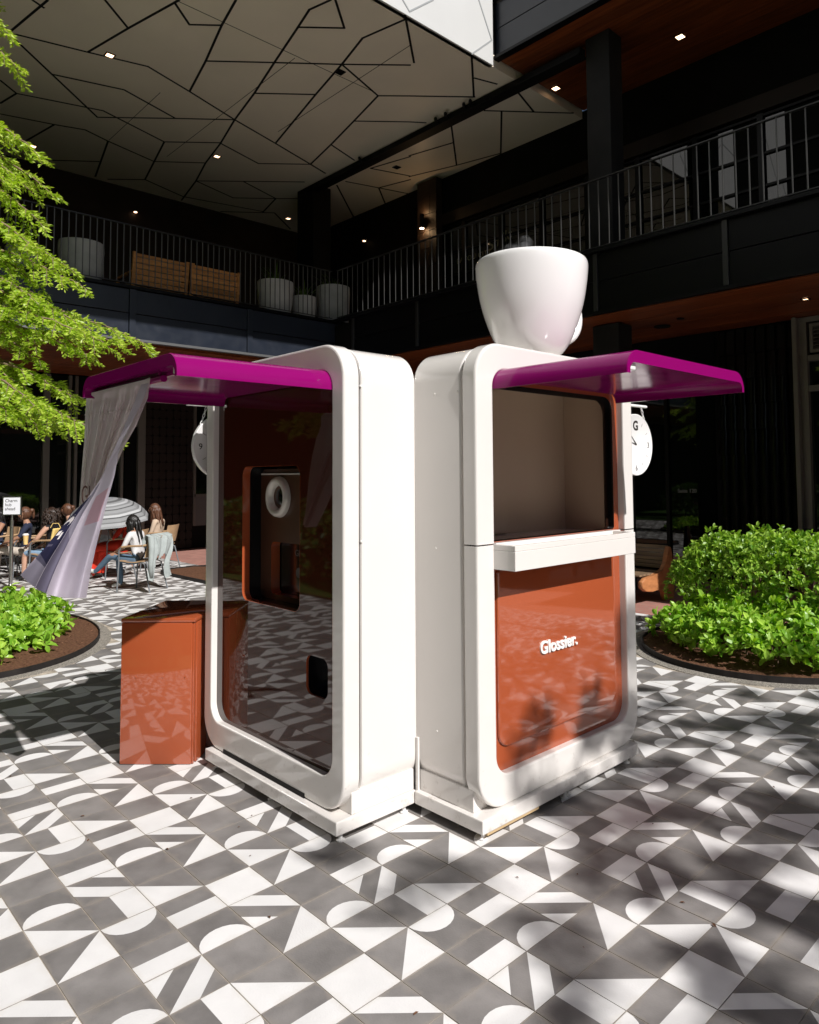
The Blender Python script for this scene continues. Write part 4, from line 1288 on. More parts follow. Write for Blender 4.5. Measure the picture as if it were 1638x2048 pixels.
def loveseat(y0, y1, lb):
    t = thing('wooden_seat', lb, 'outdoor seat', (-10.1, (y0 + y1) / 2, 4.6), 'wooden seats on the left balcony')
    def pt(y, s, off=0): return Vector((-9.93 - .0 + .10 * s - off, y, 4.72 + .62 * s))
    for y in (y0, y1 - .05):
        bm = bmesh.new(); box(bm, -.02, .02, y, y + .05, 0, .66); bmesh.ops.rotate(bm, verts=bm.verts, cent=(0, y, 0), matrix=Matrix.Rotation(.15, 3, 'Y'))
        bmesh.ops.translate(bm, verts=bm.verts, vec=(-9.97, 0, 4.70)); fin('back_post', bm, 'wood_slat', t)
        boxo('leg', (-9.97, -9.93, y, y + .05, 4.6, 4.74), 'wood_slat', t)
        boxo('leg', (-10.62, -10.57, y, y + .05, 4.6, 5.0), 'wood_slat', t)
        boxo('armrest', (-10.62, -9.96, y, y + .05, 5.02, 5.06), 'wood_slat', t)
    for k in range(7):
        z = .03 + k * .093
        bm = bmesh.new(); box(bm, -.009, .009, y0 + .051, y1 - .051, z, z + (.078 if k < 6 else .05)); bmesh.ops.rotate(bm, verts=bm.verts, cent=(0, 0, 0), matrix=Matrix.Rotation(.15, 3, 'Y'))
        bmesh.ops.translate(bm, verts=bm.verts, vec=(-9.97, 0, 4.70)); fin('back_slat', bm, 'wood_slat', t)
    boxo('seat_cushion', (-10.6, -9.99, y0 + .06, y1 - .06, 4.80, 4.93), 'cushion', t, .03)
    bm = bmesh.new(); box(bm, -.16, -.05, y0 + .07, y1 - .07, .06, .50, bev=.03); bmesh.ops.rotate(bm, verts=bm.verts, cent=(0, 0, 0), matrix=Matrix.Rotation(.15, 3, 'Y'))
    bmesh.ops.translate(bm, verts=bm.verts, vec=(-9.97, 0, 4.82)); fin('back_cushion', bm, 'cushion', t)
loveseat(2.66, 3.60, 'slatted wooden seat with pale cushions on the balcony, the left of the pair')
loveseat(3.64, 4.56, 'slatted wooden seat with pale cushions on the balcony, the right of the pair')

# ------------------------------------------------------------------ ground level furniture
# curved wooden bench right
t = thing('curved_bench', 'orange wooden bench with organic curved end panel behind the right hedge', 'bench', (-3.1, 6.7, 0))
side = [(6.95, .60), (6.93, .68), (6.88, .69), (6.84, .62), (6.80, .48), (6.72, .40), (6.50, .35), (6.28, .34), (6.20, .30), (6.20, .22), (6.30, .17), (6.45, .15), (6.62, .17), (6.72, .12), (6.76, .0), (6.98, .0), (7.0, .10), (7.0, .35)]
for x in (-2.72, -4.3):
    bm = bmesh.new()
    loft(bm, [[(x, y, z) for y, z in side], [(x - .06, y, z) for y, z in side]], cap0=True, cap1=True)
    bmesh.ops.bevel(bm, geom=bm.edges[:], offset=.006, segments=1, affect='EDGES')
    fin('end_panel', bm, 'orangewood', t, smooth=True, angle=40)
for k in range(6):
    z = .40 + k * .05
    boxo('back_slat', (-4.24, -2.78, 6.86 + k * .016, 6.885 + k * .016, z - .0005, z + .044), 'wood_bench', t, .004)
for k in range(7):
    boxo('seat_slat', (-4.24, -2.78, 6.24 + k * .085, 6.24 + k * .085 + .075, .352, .374), 'wood_bench', t, .004)
# A-frame board sign
t = thing('sandwich_board', 'dark maroon sandwich board sign standing behind the right hedge', 'sign', (-1.1, 8.0, 0))
for s in (-1, 1):
    bm = bmesh.new(); box(bm, -1.42, -.78, -.012, .012, 0, .92, bev=.004)
    bmesh.ops.rotate(bm, verts=bm.verts, cent=(0, 0, .92), matrix=Matrix.Rotation(s * .22, 3, 'X')); bmesh.ops.translate(bm, verts=bm.verts, vec=(0, 7.98, 0)); fin('board', bm, 'black_matt', t)
M['maroon'] = mat('maroon_poster', (.09, .008, .012), .5, col2=(.02, .02, .06), vscale=3)
bm = bmesh.new(); box(bm, -1.38, -.82, -.016, -.013, .06, .86)
bmesh.ops.rotate(bm, verts=bm.verts, cent=(0, 0, .92), matrix=Matrix.Rotation(-.22, 3, 'X')); bmesh.ops.translate(bm, verts=bm.verts, vec=(0, 7.98, 0)); fin('poster', bm, 'maroon', t)
bm = bmesh.new(); loft(bm, [[(-1.425, 7.80, .25), (-1.425, 7.98, .88), (-1.425, 8.16, .25)], [(-1.43, 7.80, .25), (-1.43, 7.98, .88), (-1.43, 8.16, .25)]], cap0=True, cap1=True); fin('side_gusset', bm, 'orangewood', t)
# tree guard / slatted bench end by the left shrubs
t = thing('slatted_guard', 'low charcoal slatted metal guard among the left shrubs', 'guard', (-7.6, .0, 0))
boxo('top_band', (-7.66, -7.56, -.9, .50, .17, .30), 'rail', t, .006)
for k in range(18):
    boxo('slat', (-7.62, -7.595, -.9 + k * .08, -.9 + k * .08 + .035, .02, .169), 'rail', t)
# stanchion sign
t = thing('stanchion_sign', 'framed white Charm hub ahead sign on a chrome post', 'sign', (-10.62, 1.20, 0))
bm = bmesh.new(); lathe(bm, [(.17, .001), (.17, .012), (.12, .022), (.03, .045), (.022, .07)], -10.62, 1.20, 0, 24); fin('base', bm, 'steel', t, smooth=True, angle=40)
bm = bmesh.new(); tube(bm, [(-10.62, 1.20, .05), (-10.62, 1.20, 1.02)], .027, 12); fin('post', bm, 'steel', t, smooth=True, angle=40)
bm = bmesh.new(); tube(bm, [(-10.62, 1.20, 1.02), (-10.62, 1.20, 1.10)], .016, 10); fin('collar', bm, 'steel', t)
e1 = Vector((.66, .75, 0)).normalized(); en = Vector((.75, -.66, 0)).normalized()
def sgn(name, a0, a1, c0, c1, z0, z1, m):
    bm = bmesh.new(); box(bm, a0, a1, z0, z1, c0, c1)
    bmesh.ops.transform(bm, matrix=basis((-10.62, 1.20, 0), e1, (0, 0, 1)), verts=bm.verts); return fin(name, bm, m, t)
sgn('sheet', -.125, .125, .000, .006, 1.115, 1.375, 'sheet')
for a in ((-.14, .14, 1.10, 1.115), (-.14, .14, 1.375, 1.39), (-.14, -.125, 1.1155, 1.3745), (.125, .14, 1.1155, 1.3745)):
    sgn('frame_bar', a[0], a[1], -.006, .012, a[2], a[3], 'steel')
for k, s_ in enumerate(('Charm', 'hub', 'ahead')):
    text_mesh('sign_lettering', s_, .066, 'ink', t, basis(Vector((-10.62, 1.20, 1.30 - k * .062)) - e1 * .105 + en * .0075, e1, (0, 0, 1)), .0004)

# ------------------------------------------------------------------ chairs
M['chair_wood'] = mat('pale_ply_seat', (.42, .27, .15), .5, .4, var=.15, vscale=8)
M['chair_steel'] = mat('grey_chair_tube', (.16, .17, .18), .35, .5)
def make_chair(lb, x, y, rz, arms=True, armm='chair_wood'):
    """local +Y is the direction the sitter faces"""
    t = thing('cafe_chair', lb, 'chair', (x, y, 0), 'cafe chairs at the back', rz)
    def ob(name, bm, m, sm=False):
        return fin(name, bm, m, t, smooth=sm, angle=40 if sm else None, world=False)
    for sx in (-1, 1):
        bm = bmesh.new(); tube(bm, [(sx * .23, .22, .0), (sx * .225, .20, .44), (sx * .225, .20, .60), (sx * .225, .16, .645)], .011, 8); ob('leg', bm, 'chair_steel', True)
        bm = bmesh.new(); tube(bm, [(sx * .22, -.30, .0), (sx * .20, -.20, .40), (sx * .19, -.14, .43), (sx * .19, .12, .435)], .011, 8); ob('leg', bm, 'chair_steel', True)
        if arms:
            bm = bmesh.new(); tube(bm, [(sx * .225, .16, .648), (sx * .235, .02, .665), (sx * .235, -.16, .67), (sx * .21, -.23, .68)], .015, 8); ob('armrest', bm, armm, True)
    bm = bmesh.new()
    n = 8
    loops = []
    for k in range(n + 1):
        yv = .22 - .42 * k / n
        zc = .445 + .012 * cos(k / n * pi * 2)
        loops.append([(-.205, yv, zc), (.205, yv, zc), (.205, yv, zc - .014), (-.205, yv, zc - .014)])
    loft(bm, loops, cap0=True, cap1=True); ob('seat', bm, 'chair_wood')
    bm = bmesh.new()
    loops = []
    for k in range(7):
        a = -1 + 2 * k / 6
        yv = -.25 + .045 * (1 - a * a) * -1 + .02
        loops.append([(a * .21, yv + .03, .50), (a * .21, yv - .035, .80), (a * .21, yv - .049, .80), (a * .21, yv + .016, .50)])
    loft(bm, loops, cap0=True, cap1=True); ob('backrest', bm, 'chair_wood', True)
    return t

# ------------------------------------------------------------------ people
SK = {}
for n_, c_, r_ in (('skin_light', (.52, .30, .21), .5), ('skin_tan', (.36, .19, .12), .5), ('hair_black', (.008, .007, .007), .35), ('hair_brown', (.085, .035, .018), .4), ('hair_dark', (.025, .013, .009), .45),
                   ('black_top', (.010, .010, .012), .9), ('beige_trousers', (.46, .40, .34), .9), ('denim', (.10, .16, .23), .9), ('light_denim', (.20, .30, .42), .9), ('red_dress', (.60, .035, .015), .8),
                   ('white_tee', (.62, .60, .60), .9), ('beige_jacket', (.50, .38, .28), .9), ('navy_top', (.02, .025, .05), .9), ('shoe_white', (.70, .68, .66), .6), ('shoe_black', (.02, .02, .02), .5),
                   ('jacket_grey', (.34, .37, .36), .95), ('yellow_cloth', (.80, .58, .20), .7), ('cup_yellow', (.80, .55, .22), .5), ('lips', (.30, .07, .06), .5), ('lens_black', (.01, .01, .01), .2)):
    SK[n_] = mat(n_, c_, r_, .3, var=.08, vscale=10, bump=.15 if r_ > .7 else 0, bscale=35); M[n_] = SK[n_]

for n_, a_, b_ in (('hair_black', (.004, .0035, .0035), (.020, .017, .016)), ('hair_brown', (.045, .018, .009), (.17, .075, .04)), ('hair_dark', (.012, .006, .004), (.06, .032, .02))):
    M[n_] = mat(n_, a_, .38, .5, col2=b_, vscale=1.0, stretch=(150, 150, 14), bump=.5, bscale=1.0)

def skin_mesh(verts, edges, radii, levels=2):
    me = bpy.data.meshes.new('tmp')
    me.from_pydata(verts, edges, [])
    o = bpy.data.objects.new('tmp', me); COL.objects.link(o)
    md = o.modifiers.new('s', 'SKIN'); md.use_smooth_shade = True; md.branch_smoothing = .4
    for v, r in zip(me.skin_vertices[0].data, radii):
        v.radius = (r[0], r[1]) if isinstance(r, tuple) else (r, r)
    me.skin_vertices[0].data[0].use_root = True
    ss = o.modifiers.new('ss', 'SUBSURF'); ss.levels = levels; ss.render_levels = levels
    dg = bpy.context.evaluated_depsgraph_get()
    m2 = bpy.data.meshes.new_from_object(o.evaluated_get(dg))
    bpy.data.objects.remove(o); bpy.data.meshes.remove(me)
    return m2

def person(lb, x, y, rz, J, mats, hair=None, look=0.0, hairstyle='long', skirt=None, glasses=False, group='people sitting at the back'):  # noqa
    """seated figure; J: joint overrides in the local frame (+Y forward); mats: body region -> material"""
    t = thing('person', lb, 'person', (x, y, 0), group, rz)
    t.scale = (.9, .9, .88)
    D = dict(pelvis=(0, 0, .53), spine=(0, -.02, .70), chest=(0, -.03, .90), neck=(0, -.02, 1.06), head=(0, 0, 1.13),
             shl=(-.16, -.03, 1.0), shr=(.16, -.03, 1.0), ell=(-.22, .02, .76), elr=(.22, .02, .76), wrl=(-.14, .22, .66), wrr=(.14, .22, .66),
             hil=(-.09, .02, .50), hir=(.09, .02, .50), knl=(-.12, .42, .52), knr=(.12, .42, .52), anl=(-.12, .44, .09), anr=(.12, .44, .09), tol=(-.12, .60, .035), tor=(.12, .60, .035))
    D.update(J)
    if 'hel' not in D: D['hel'] = tuple(Vector(D['anl']) + Vector((0, -.03, -.05)))
    names = ['pelvis', 'spine', 'chest', 'neck', 'head', 'shl', 'ell', 'wrl', 'shr', 'elr', 'wrr', 'hil', 'knl', 'anl', 'tol', 'hir', 'knr', 'anr', 'tor']
    R = dict(pelvis=(.15, .11), spine=(.12, .09), chest=(.145, .095), neck=.05, head=.055, shl=.058, shr=.058, ell=.040, elr=.040, wrl=.025, wrr=.025,
             hil=.095, hir=.095, knl=.062, knr=.062, anl=.040, anr=.040, tol=.030, tor=.030)
    E = [('pelvis', 'spine'), ('spine', 'chest'), ('chest', 'neck'), ('neck', 'head'), ('chest', 'shl'), ('shl', 'ell'), ('ell', 'wrl'), ('chest', 'shr'), ('shr', 'elr'), ('elr', 'wrr'),
         ('pelvis', 'hil'), ('hil', 'knl'), ('knl', 'anl'), ('anl', 'tol'), ('pelvis', 'hir'), ('hir', 'knr'), ('knr', 'anr'), ('anr', 'tor')]
    verts = [D[n] for n in names]; radii = [R[n] for n in names]
    edges = [(names.index(a), names.index(b)) for a, b in E]
    reg = {('pelvis', 'spine'): 'top', ('spine', 'chest'): 'top', ('chest', 'neck'): 'top', ('neck', 'head'): 'skin', ('chest', 'shl'): 'top', ('chest', 'shr'): 'top',
           ('shl', 'ell'): 'sleeve', ('shr', 'elr'): 'sleeve', ('ell', 'wrl'): 'cuff', ('elr', 'wrr'): 'cuff', ('pelvis', 'hil'): 'leg', ('pelvis', 'hir'): 'leg', ('hil', 'knl'): 'leg', ('hir', 'knr'): 'leg',
           ('knl', 'anl'): 'shin', ('knr', 'anr'): 'shin', ('anl', 'tol'): 'shoe', ('anr', 'tor'): 'shoe'}
    seg = [(Vector(D[a]), Vector(D[b]), reg[(a, b)]) for a, b in E]
    # palms and five fingers on each hand
    for s_, wr, el in ((-1, 'wrl', 'ell'), (1, 'wrr', 'elr')):
        w0 = Vector(D[wr]); d = (w0 - Vector(D[el])).normalized()
        sd = d.cross(Vector((0, 0, 1)))
        sd = sd.normalized() if sd.length > .1 else Vector((1, 0, 0))
        up = sd.cross(d)
        palm = w0 + d * .055
        i0 = len(verts); verts.append(tuple(palm)); radii.append((.032, .016)); edges.append((names.index(wr), i0))
        seg.append((w0, palm, 'skin'))
        for k in range(5):
            if k == 4:
                a = w0 + d * .02 + sd * (.028 * -s_); b = a + (d * .03 + sd * (.02 * -s_)); c = b + d * .025 - up * .01
            else:
                off = (-.024 + .016 * k)
                a = palm + sd * off + d * .02; b = a + d * (.030 + .004 * (k in (1, 2))) - up * .006; c = b + d * .018 - up * .016
            i1 = len(verts); verts += [tuple(a), tuple(b), tuple(c)]; radii += [.0095, .0085, .007]
            edges += [(i0, i1), (i1, i1 + 1), (i1 + 1, i1 + 2)]
            seg.append((a, c, 'skin'))
    me = skin_mesh(verts, edges, radii)
    bm = bmesh.new(); bm.from_mesh(me); bpy.data.meshes.remove(me)
    nbody = len(bm.faces)
    slots = ['skin', 'top', 'sleeve', 'cuff', 'leg', 'shin', 'shoe', 'lips', 'eye']
    for f in bm.faces:
        c = f.calc_center_median()
        best, bd = 'top', 9
        for a, b, r in seg:
            ab = b - a
            q = max(0, min(1, (c - a).dot(ab) / ab.dot(ab)))
            dd = (c - (a + ab * q)).length
            if dd < bd: bd, best = dd, r
        if best == 'top' and c.z > D['neck'][2] - .015: best = 'skin'
        f.material_index = slots.index(best); f.smooth = True
    # head with face
    H = Vector(D['head']) + Vector((0, .025, .085))
    r = bmesh.ops.create_icosphere(bm, subdivisions=4, radius=1)
    hv = r['verts']
    for v in hv:
        p = v.co.copy()
        q = Vector((p.x * .073, p.y * .092, p.z * .115))
        if p.z < 0: q.x *= 1 + .22 * p.z; q.y *= 1 + .10 * p.z
        if p.y > .5:
            nz_ = math.exp(-((p.x / .16) ** 2 + ((p.z + .12) / .22) ** 2)); q.y += .022 * nz_
            ey = math.exp(-(((abs(p.x) - .38) / .16) ** 2 + ((p.z - .06) / .10) ** 2)); q.y -= .010 * ey
            br_ = math.exp(-((p.z - .28) / .12) ** 2); q.y += .004 * br_
            lp = math.exp(-((p.x / .30) ** 2 + ((p.z + .48) / .07) ** 2)); q.y += .006 * lp
            ch = math.exp(-((p.x / .3) ** 2 + ((p.z + .82) / .15) ** 2)); q.y += .006 * ch
        v.co = q
    ear = []
    for sx in (-1, 1):
        rr2 = bmesh.ops.create_icosphere(bm, subdivisions=1, radius=1)
        for v in rr2['verts']: v.co = Vector((sx * .074 + v.co.x * .008, -.005 + v.co.y * .016, -.01 + v.co.z * .028)); ear.append(v)
    allh = hv + ear
    for v in hv:
        for f in v.link_faces:
            f.smooth = True
            c = f.calc_center_median()
            if c.y > .06 and abs(c.x) < .022 and -.062 < c.z < -.048: f.material_index = 7
            if c.y > .055 and .016 < abs(c.x) < .036 and .001 < c.z < .013: f.material_index = 8
    Rm_ = Matrix.Rotation(look, 4, 'Z')
    for v in allh: v.co = (Rm_ @ v.co) + H
    mm = [mats.get('skin', 'skin_light'), mats['top'], mats.get('sleeve', mats['top']), mats.get('cuff', mats.get('skin', 'skin_light')), mats['leg'], mats.get('shin', mats['leg']), mats.get('shoe', 'shoe_white'), 'lips', 'shoe_black']
    fin('body', bm, mm, t, world=False, recalc=False)
    # hair
    if hair:
        bm = bmesh.new()
        r = bmesh.ops.create_icosphere(bm, subdivisions=4, radius=1)
        for v in r['verts']:
            p = v.co.copy()
            q = Vector((p.x * .088, p.y * .108 - .014, p.z * .122 + .012))
            if p.y > .25 and p.z < .42:                           # open at the face
                q.y = min(q.y, .030); q.x *= .93
            v.co = q
        for v in r['verts']: v.co.x *= 1.0 + .03 * sin(v.co.y * 160)
        for k in range(44):                                      # combed strands from the hairline over the skull
            a = radians(-100 + 200 * k / 43)
            pts = []
            for q in range(7):
                e = radians(-28 + 150 * q / 6)
                R0 = Vector((sin(a) * .092 * cos(e * .35), cos(e) * .098 - .016, sin(e) * .112 * (1 - .15 * abs(sin(a))) + .028 - .05 * abs(sin(a))))
                if R0.y > .05 and R0.z < .05: R0.y = .05
                pts.append(R0)
            tube(bm, pts[1:], .007, 4, r1=.004)
        if hairstyle == 'bun':
            r2 = bmesh.ops.create_icosphere(bm, subdivisions=3, radius=.045)
            for v in r2['verts']: v.co += Vector((0, -.12, .06))
            r3 = bmesh.ops.create_icosphere(bm, subdivisions=2, radius=1)
            for v in r3['verts']: v.co = Vector((v.co.x * .02, v.co.y * .022 - .15, v.co.z * .09 - .01))
        bm.verts.ensure_lookup_table()
        for v in bm.verts: v.co = (Rm_ @ v.co) + H
        if hairstyle in ('long', 'curly'):
            bot = .36 if hairstyle == 'long' else .23
            nlk = 46 if hairstyle == 'long' else 120
            rg = random.Random(int(x * 100) & 255)
            for k in range(nlk):
                a = radians(rg.uniform(20, 340)) + pi / 2
                ca, sa = cos(a), sin(a)
                if hairstyle == 'long':
                    pts = []
                    L_ = bot * rg.uniform(.75, 1.1)
                    for q in range(6):
                        s = q / 5
                        wob = .010 * sin(q * 1.7 + k)
                        pts.append((Rm_ @ Vector((ca * (.078 + .03 * s) + wob, sa * (.085 + .03 * s) - .02 - .05 * s, .04 - (L_ + .04) * s))) + H)
                    tube(bm, pts, .022, 5, r1=.008)
                else:
                    z0 = rg.uniform(-.1, .12)
                    rad = rg.uniform(.75, 1.25)
                    pts = []
                    for q in range(7):
                        s = q / 6
                        pts.append((Rm_ @ Vector((ca * (.08 + .05 * s) * rad + .012 * cos(q * 2.2 + k), sa * (.09 + .05 * s) * rad - .015 + .012 * sin(q * 2.2 + k), z0 - s * bot * .7))) + H)
                    tube(bm, pts, .012, 4, r1=.005)
        fin('hair', bm, hair, t, world=False, smooth=True)
    if glasses:
        bm = bmesh.new()
        for sx in (-1, 1):
            r = bmesh.ops.create_icosphere(bm, subdivisions=2, radius=1)
            for v in r['verts']: v.co = Vector((sx * .032 + v.co.x * .027, .088 + v.co.y * .006, .008 + v.co.z * .020))
            tube(bm, [(sx * .055, .085, .015), (sx * .078, -.01, .012)], .003, 5)
        for v in bm.verts: v.co = (Rm_ @ v.co) + H
        fin('sunglasses', bm, 'lens_black', t, world=False, smooth=True)
    if skirt:
        bm = bmesh.new()
        loops = []
        for s in range(9):
            f = s / 8
            cy_ = .02 + .50 * min(1, f * 1.6); cz_ = .60 - .04 * f if f < .6 else .575 - (f - .6) * 1.05
            if f >= .6: cy_ = .50 + .08 * (f - .6)
            w_ = .19 + .08 * f
            loops.append([(w_ * cos(a) * (1 + .05 * sin(5 * a + f * 3)), cy_ + (.03 + .12 * (f > .55) * (f - .5)) * sin(a) * 1.2 + .0 * f, cz_ + (.13 if f < .6 else .10) * sin(a) * (1 - .5 * f)) for a in [2 * pi * q / 24 for q in range(24)]])
        loft(bm, loops, cap0=True)
        fin('skirt', bm, skirt, t, world=False, smooth=True)
    return t

FACE_L = radians(135)            # local +Y turned towards the left of the picture: (-.707,-.707)
def head_dir(dx, dy): return atan2(-dx, dy)
XR = dict(knl=(-.10, .40, .60), anl=(.16, .46, .50), tol=(.24, .56, .52))     # left ankle on right knee
# woman in black tank top
make_chair('wood and tube chair under the curly haired woman in black', -11.0, 1.86, head_dir(-.80, -.6))
person('curly dark haired woman in black tank top and sunglasses holding a yellow cup', -11.0, 1.86, head_dir(-.80, -.6),
       dict(ell=(-.25, .10, .78), wrl=(-.16, .33, .66), elr=(.20, .05, .76), wrr=(.08, .26, .64)),
       dict(top='black_top', sleeve='skin_light', skin='skin_light', leg='light_denim', shin='skin_light', shoe='shoe_black'), 'hair_dark', .1, 'curly', glasses=True)
t = thing('drink_cup', 'yellow iced drink cup held by the woman in the black top', 'cup', (-11.17, 1.50, .62))
bm = bmesh.new(); lathe(bm, [(.03, 0), (.042, .14), (.044, .145), (.01, .15)], -11.13, 1.52, .60, 16); fin('cup_body', bm, 'cup_yellow', t, smooth=True, angle=40)
bm = bmesh.new(); lathe(bm, [(.046, .0), (.046, .012), (.03, .03), (.005, .032)], -11.13, 1.52, .745, 16); fin('lid', bm, 'shoe_white', t)
# person in beige trousers, legs crossed, further left
make_chair('chair of the person in beige trousers at the left edge', -11.75, 1.75, head_dir(-.35, -.93))
person('person in beige trousers with ankle crossed over the knee behind the chrome post', -11.55, 1.62, head_dir(-.30, -.95),
       dict(knl=(-.16, .40, .62), anl=(.18, .50, .52), tol=(.28, .60, .56), ell=(-.28, .08, .80), wrl=(-.2, .30, .70)),
       dict(top='navy_top', leg='beige_trousers', shin='beige_trousers', skin='skin_tan', cuff='skin_tan'), 'hair_brown', .2, 'bun')
# two women beside / behind
make_chair('chair of the woman whose brown hair is in a bun', -11.35, 2.35, head_dir(-.7, -.7))
person('woman with brown hair in a bun seated behind the curly haired woman', -11.45, 2.25, head_dir(-.55, -.83),
       dict(head=(0, .02, 1.17)), dict(top='white_tee', sleeve='skin_light', leg='light_denim'), 'hair_brown', -.3, 'bun')
make_chair('chair of the dark haired woman with the yellow bag', -10.85, 2.22, head_dir(-.8, -.6))
person('dark haired woman leaning in with a yellow bag on her lap', -10.85, 2.22, head_dir(-.8, -.6),
       dict(head=(0, .03, 1.08), neck=(0, .0, 1.02)), dict(top='skin_light', sleeve='skin_light', leg='denim'), 'hair_dark', .2, 'long')
t = thing('yellow_bag', 'yellow folded bag held on the lap of the dark haired woman', 'bag', (-11.0, 1.98, .62))
bm = bmesh.new(); box(bm, -.02, .02, -.12, .12, 0, .26, bev=.015); bmesh.ops.rotate(bm, verts=bm.verts, cent=(0, 0, 0), matrix=Matrix.Rotation(.7, 3, 'Z') @ Matrix.Rotation(.2, 3, 'Y')); bmesh.ops.translate(bm, verts=bm.verts, vec=(-10.82, 1.86, .60)); fin('bag_body', bm, 'yellow_cloth', t)
bm = bmesh.new(); tube(bm, [(-10.86, 1.80, .86), (-10.84, 1.83, .93), (-10.80, 1.90, .93), (-10.79, 1.93, .86)], .006, 6); fin('handle', bm, 'yellow_cloth', t)
# dark seated figures at the left edge
make_chair('chair in the shade at the far left edge', -12.6, 1.45, head_dir(.2, -1))
person('person in dark top and light jeans in the shade at the left edge', -12.6, 1.45, head_dir(.1, -1),
       dict(ell=(-.27, .1, .80), wrl=(-.1, .25, .95), elr=(.27, .1, .8), wrr=(.1, .25, .95)), dict(top='navy_top', sleeve='skin_tan', cuff='skin_tan', skin='skin_tan', leg='light_denim', shoe='shoe_black'), 'hair_black', 0, 'long')
# red dress with umbrella
make_chair('chair under the woman in the red dress', -10.35, 2.80, head_dir(-.75, -.66))
person('woman in a long red dress hidden behind the striped umbrella she holds', -10.35, 2.80, head_dir(-.75, -.66),
       dict(pelvis=(0, 0, .55), ell=(-.26, .10, .74), wrl=(-.10, .24, .86), elr=(.26, .10, .76), wrr=(.05, .24, .90), anl=(-.13, .55, .08), anr=(.12, .52, .08), tol=(-.15, .70, .035), tor=(.12, .66, .035)),
       dict(top='red_dress', sleeve='red_dress', leg='red_dress', shin='red_dress', shoe='cushion'), 'hair_brown', 0, 'long', skirt='red_dress')
# umbrella
t = thing('umbrella', 'grey and white striped umbrella held open over the woman in red', 'umbrella', (-10.36, 2.55, .9))
ax = Vector((.13, -.13, .98)).normalized()
ux = ax.cross(Vector((0, 0, 1))).normalized(); uy = ax.cross(ux)
UC = Vector((-10.42, 2.52, .96))
m = mat('striped_umbrella_cloth', (.5, .5, .5), .7)
N, L = m.node_tree.nodes, m.node_tree.links
tc_ = N.new('ShaderNodeTexCoord'); vl = N.new('ShaderNodeVectorMath'); vl.operation = 'LENGTH'
at_ = N.new('ShaderNodeAttribute'); at_.attribute_name = 'band'
cr = N.new('ShaderNodeValToRGB'); cr.color_ramp.interpolation = 'CONSTANT'
els = [(0, .42), (.10, .20), (.14, .40), (.22, .16), (.30, .38), (.36, .62), (.42, .30), (.47, .45), (.53, .12), (.56, .40), (.64, .30), (.69, .66), (.75, .10), (.78, .36), (.86, .20), (.89, .5), (.95, .38)]
els = [(a, b * .62) for a, b in els]
cr.color_ramp.elements[0].color = (.26, .27, .28, 1); cr.color_ramp.elements[1].position = .10; cr.color_ramp.elements[1].color = (.2, .2, .22, 1)
for p_, v_ in els[2:]:
    e_ = cr.color_ramp.elements.new(p_); e_.color = (v_, v_ * 1.01, v_ * 1.03, 1)
L.new(at_.outputs['Fac'], cr.inputs[0]); L.new(cr.outputs[0], N['Principled BSDF'].inputs['Base Color'])
M['umb'] = m
V, Fc, band = [], [], []
nr_, ns_ = 20, 64
for a in range(nr_ + 1):
    q = a / nr_
    for b in range(ns_):
        an = 2 * pi * b / ns_
        k8 = (b % 8) / 8
        sc_ = 1 - .075 * sin(pi * k8) * q
        rad = .66 * sin(q * 1.15) / sin(1.15) * sc_
        hgt = .37 * (cos(q * 1.15) - cos(1.15)) / (1 - cos(1.15)) - .03 * sin(pi * k8) * q * 0
        V.append(tuple(UC + ux * (rad * cos(an)) + uy * (rad * sin(an)) + ax * hgt)); band.append(q)
for a in range(nr_):
    for b in range(ns_):
        Fc.append((a * ns_ + b, a * ns_ + (b + 1) % ns_, (a + 1) * ns_ + (b + 1) % ns_, (a + 1) * ns_ + b))
o = raw('umbrella_cloth', V, Fc, 'umb', t, smooth=False)
o.data.attributes.new('band', 'FLOAT', 'POINT').data.foreach_set('value', band)
bm = bmesh.new(); tube(bm, [UC + ax * .42, UC - ax * .42], .008, 8); fin('shaft', bm, 'chair_steel', t)
bm = bmesh.new(); tube(bm, [UC - ax * .42, UC - ax * .52], .016, 8); fin('handle', bm, 'black_matt', t)
for k in range(8):
    an = 2 * pi * k / 8
    bm = bmesh.new()
    tube(bm, [UC + (ux * cos(an) + uy * sin(an)) * (.66 * sin(q * 1.15) / sin(1.15)) + ax * (.37 * (cos(q * 1.15) - cos(1.15)) / (1 - cos(1.15)) - .006) for q in (0.02, .25, .5, .75, 1)], .003, 5)
    fin('rib', bm, 'chair_steel', t)
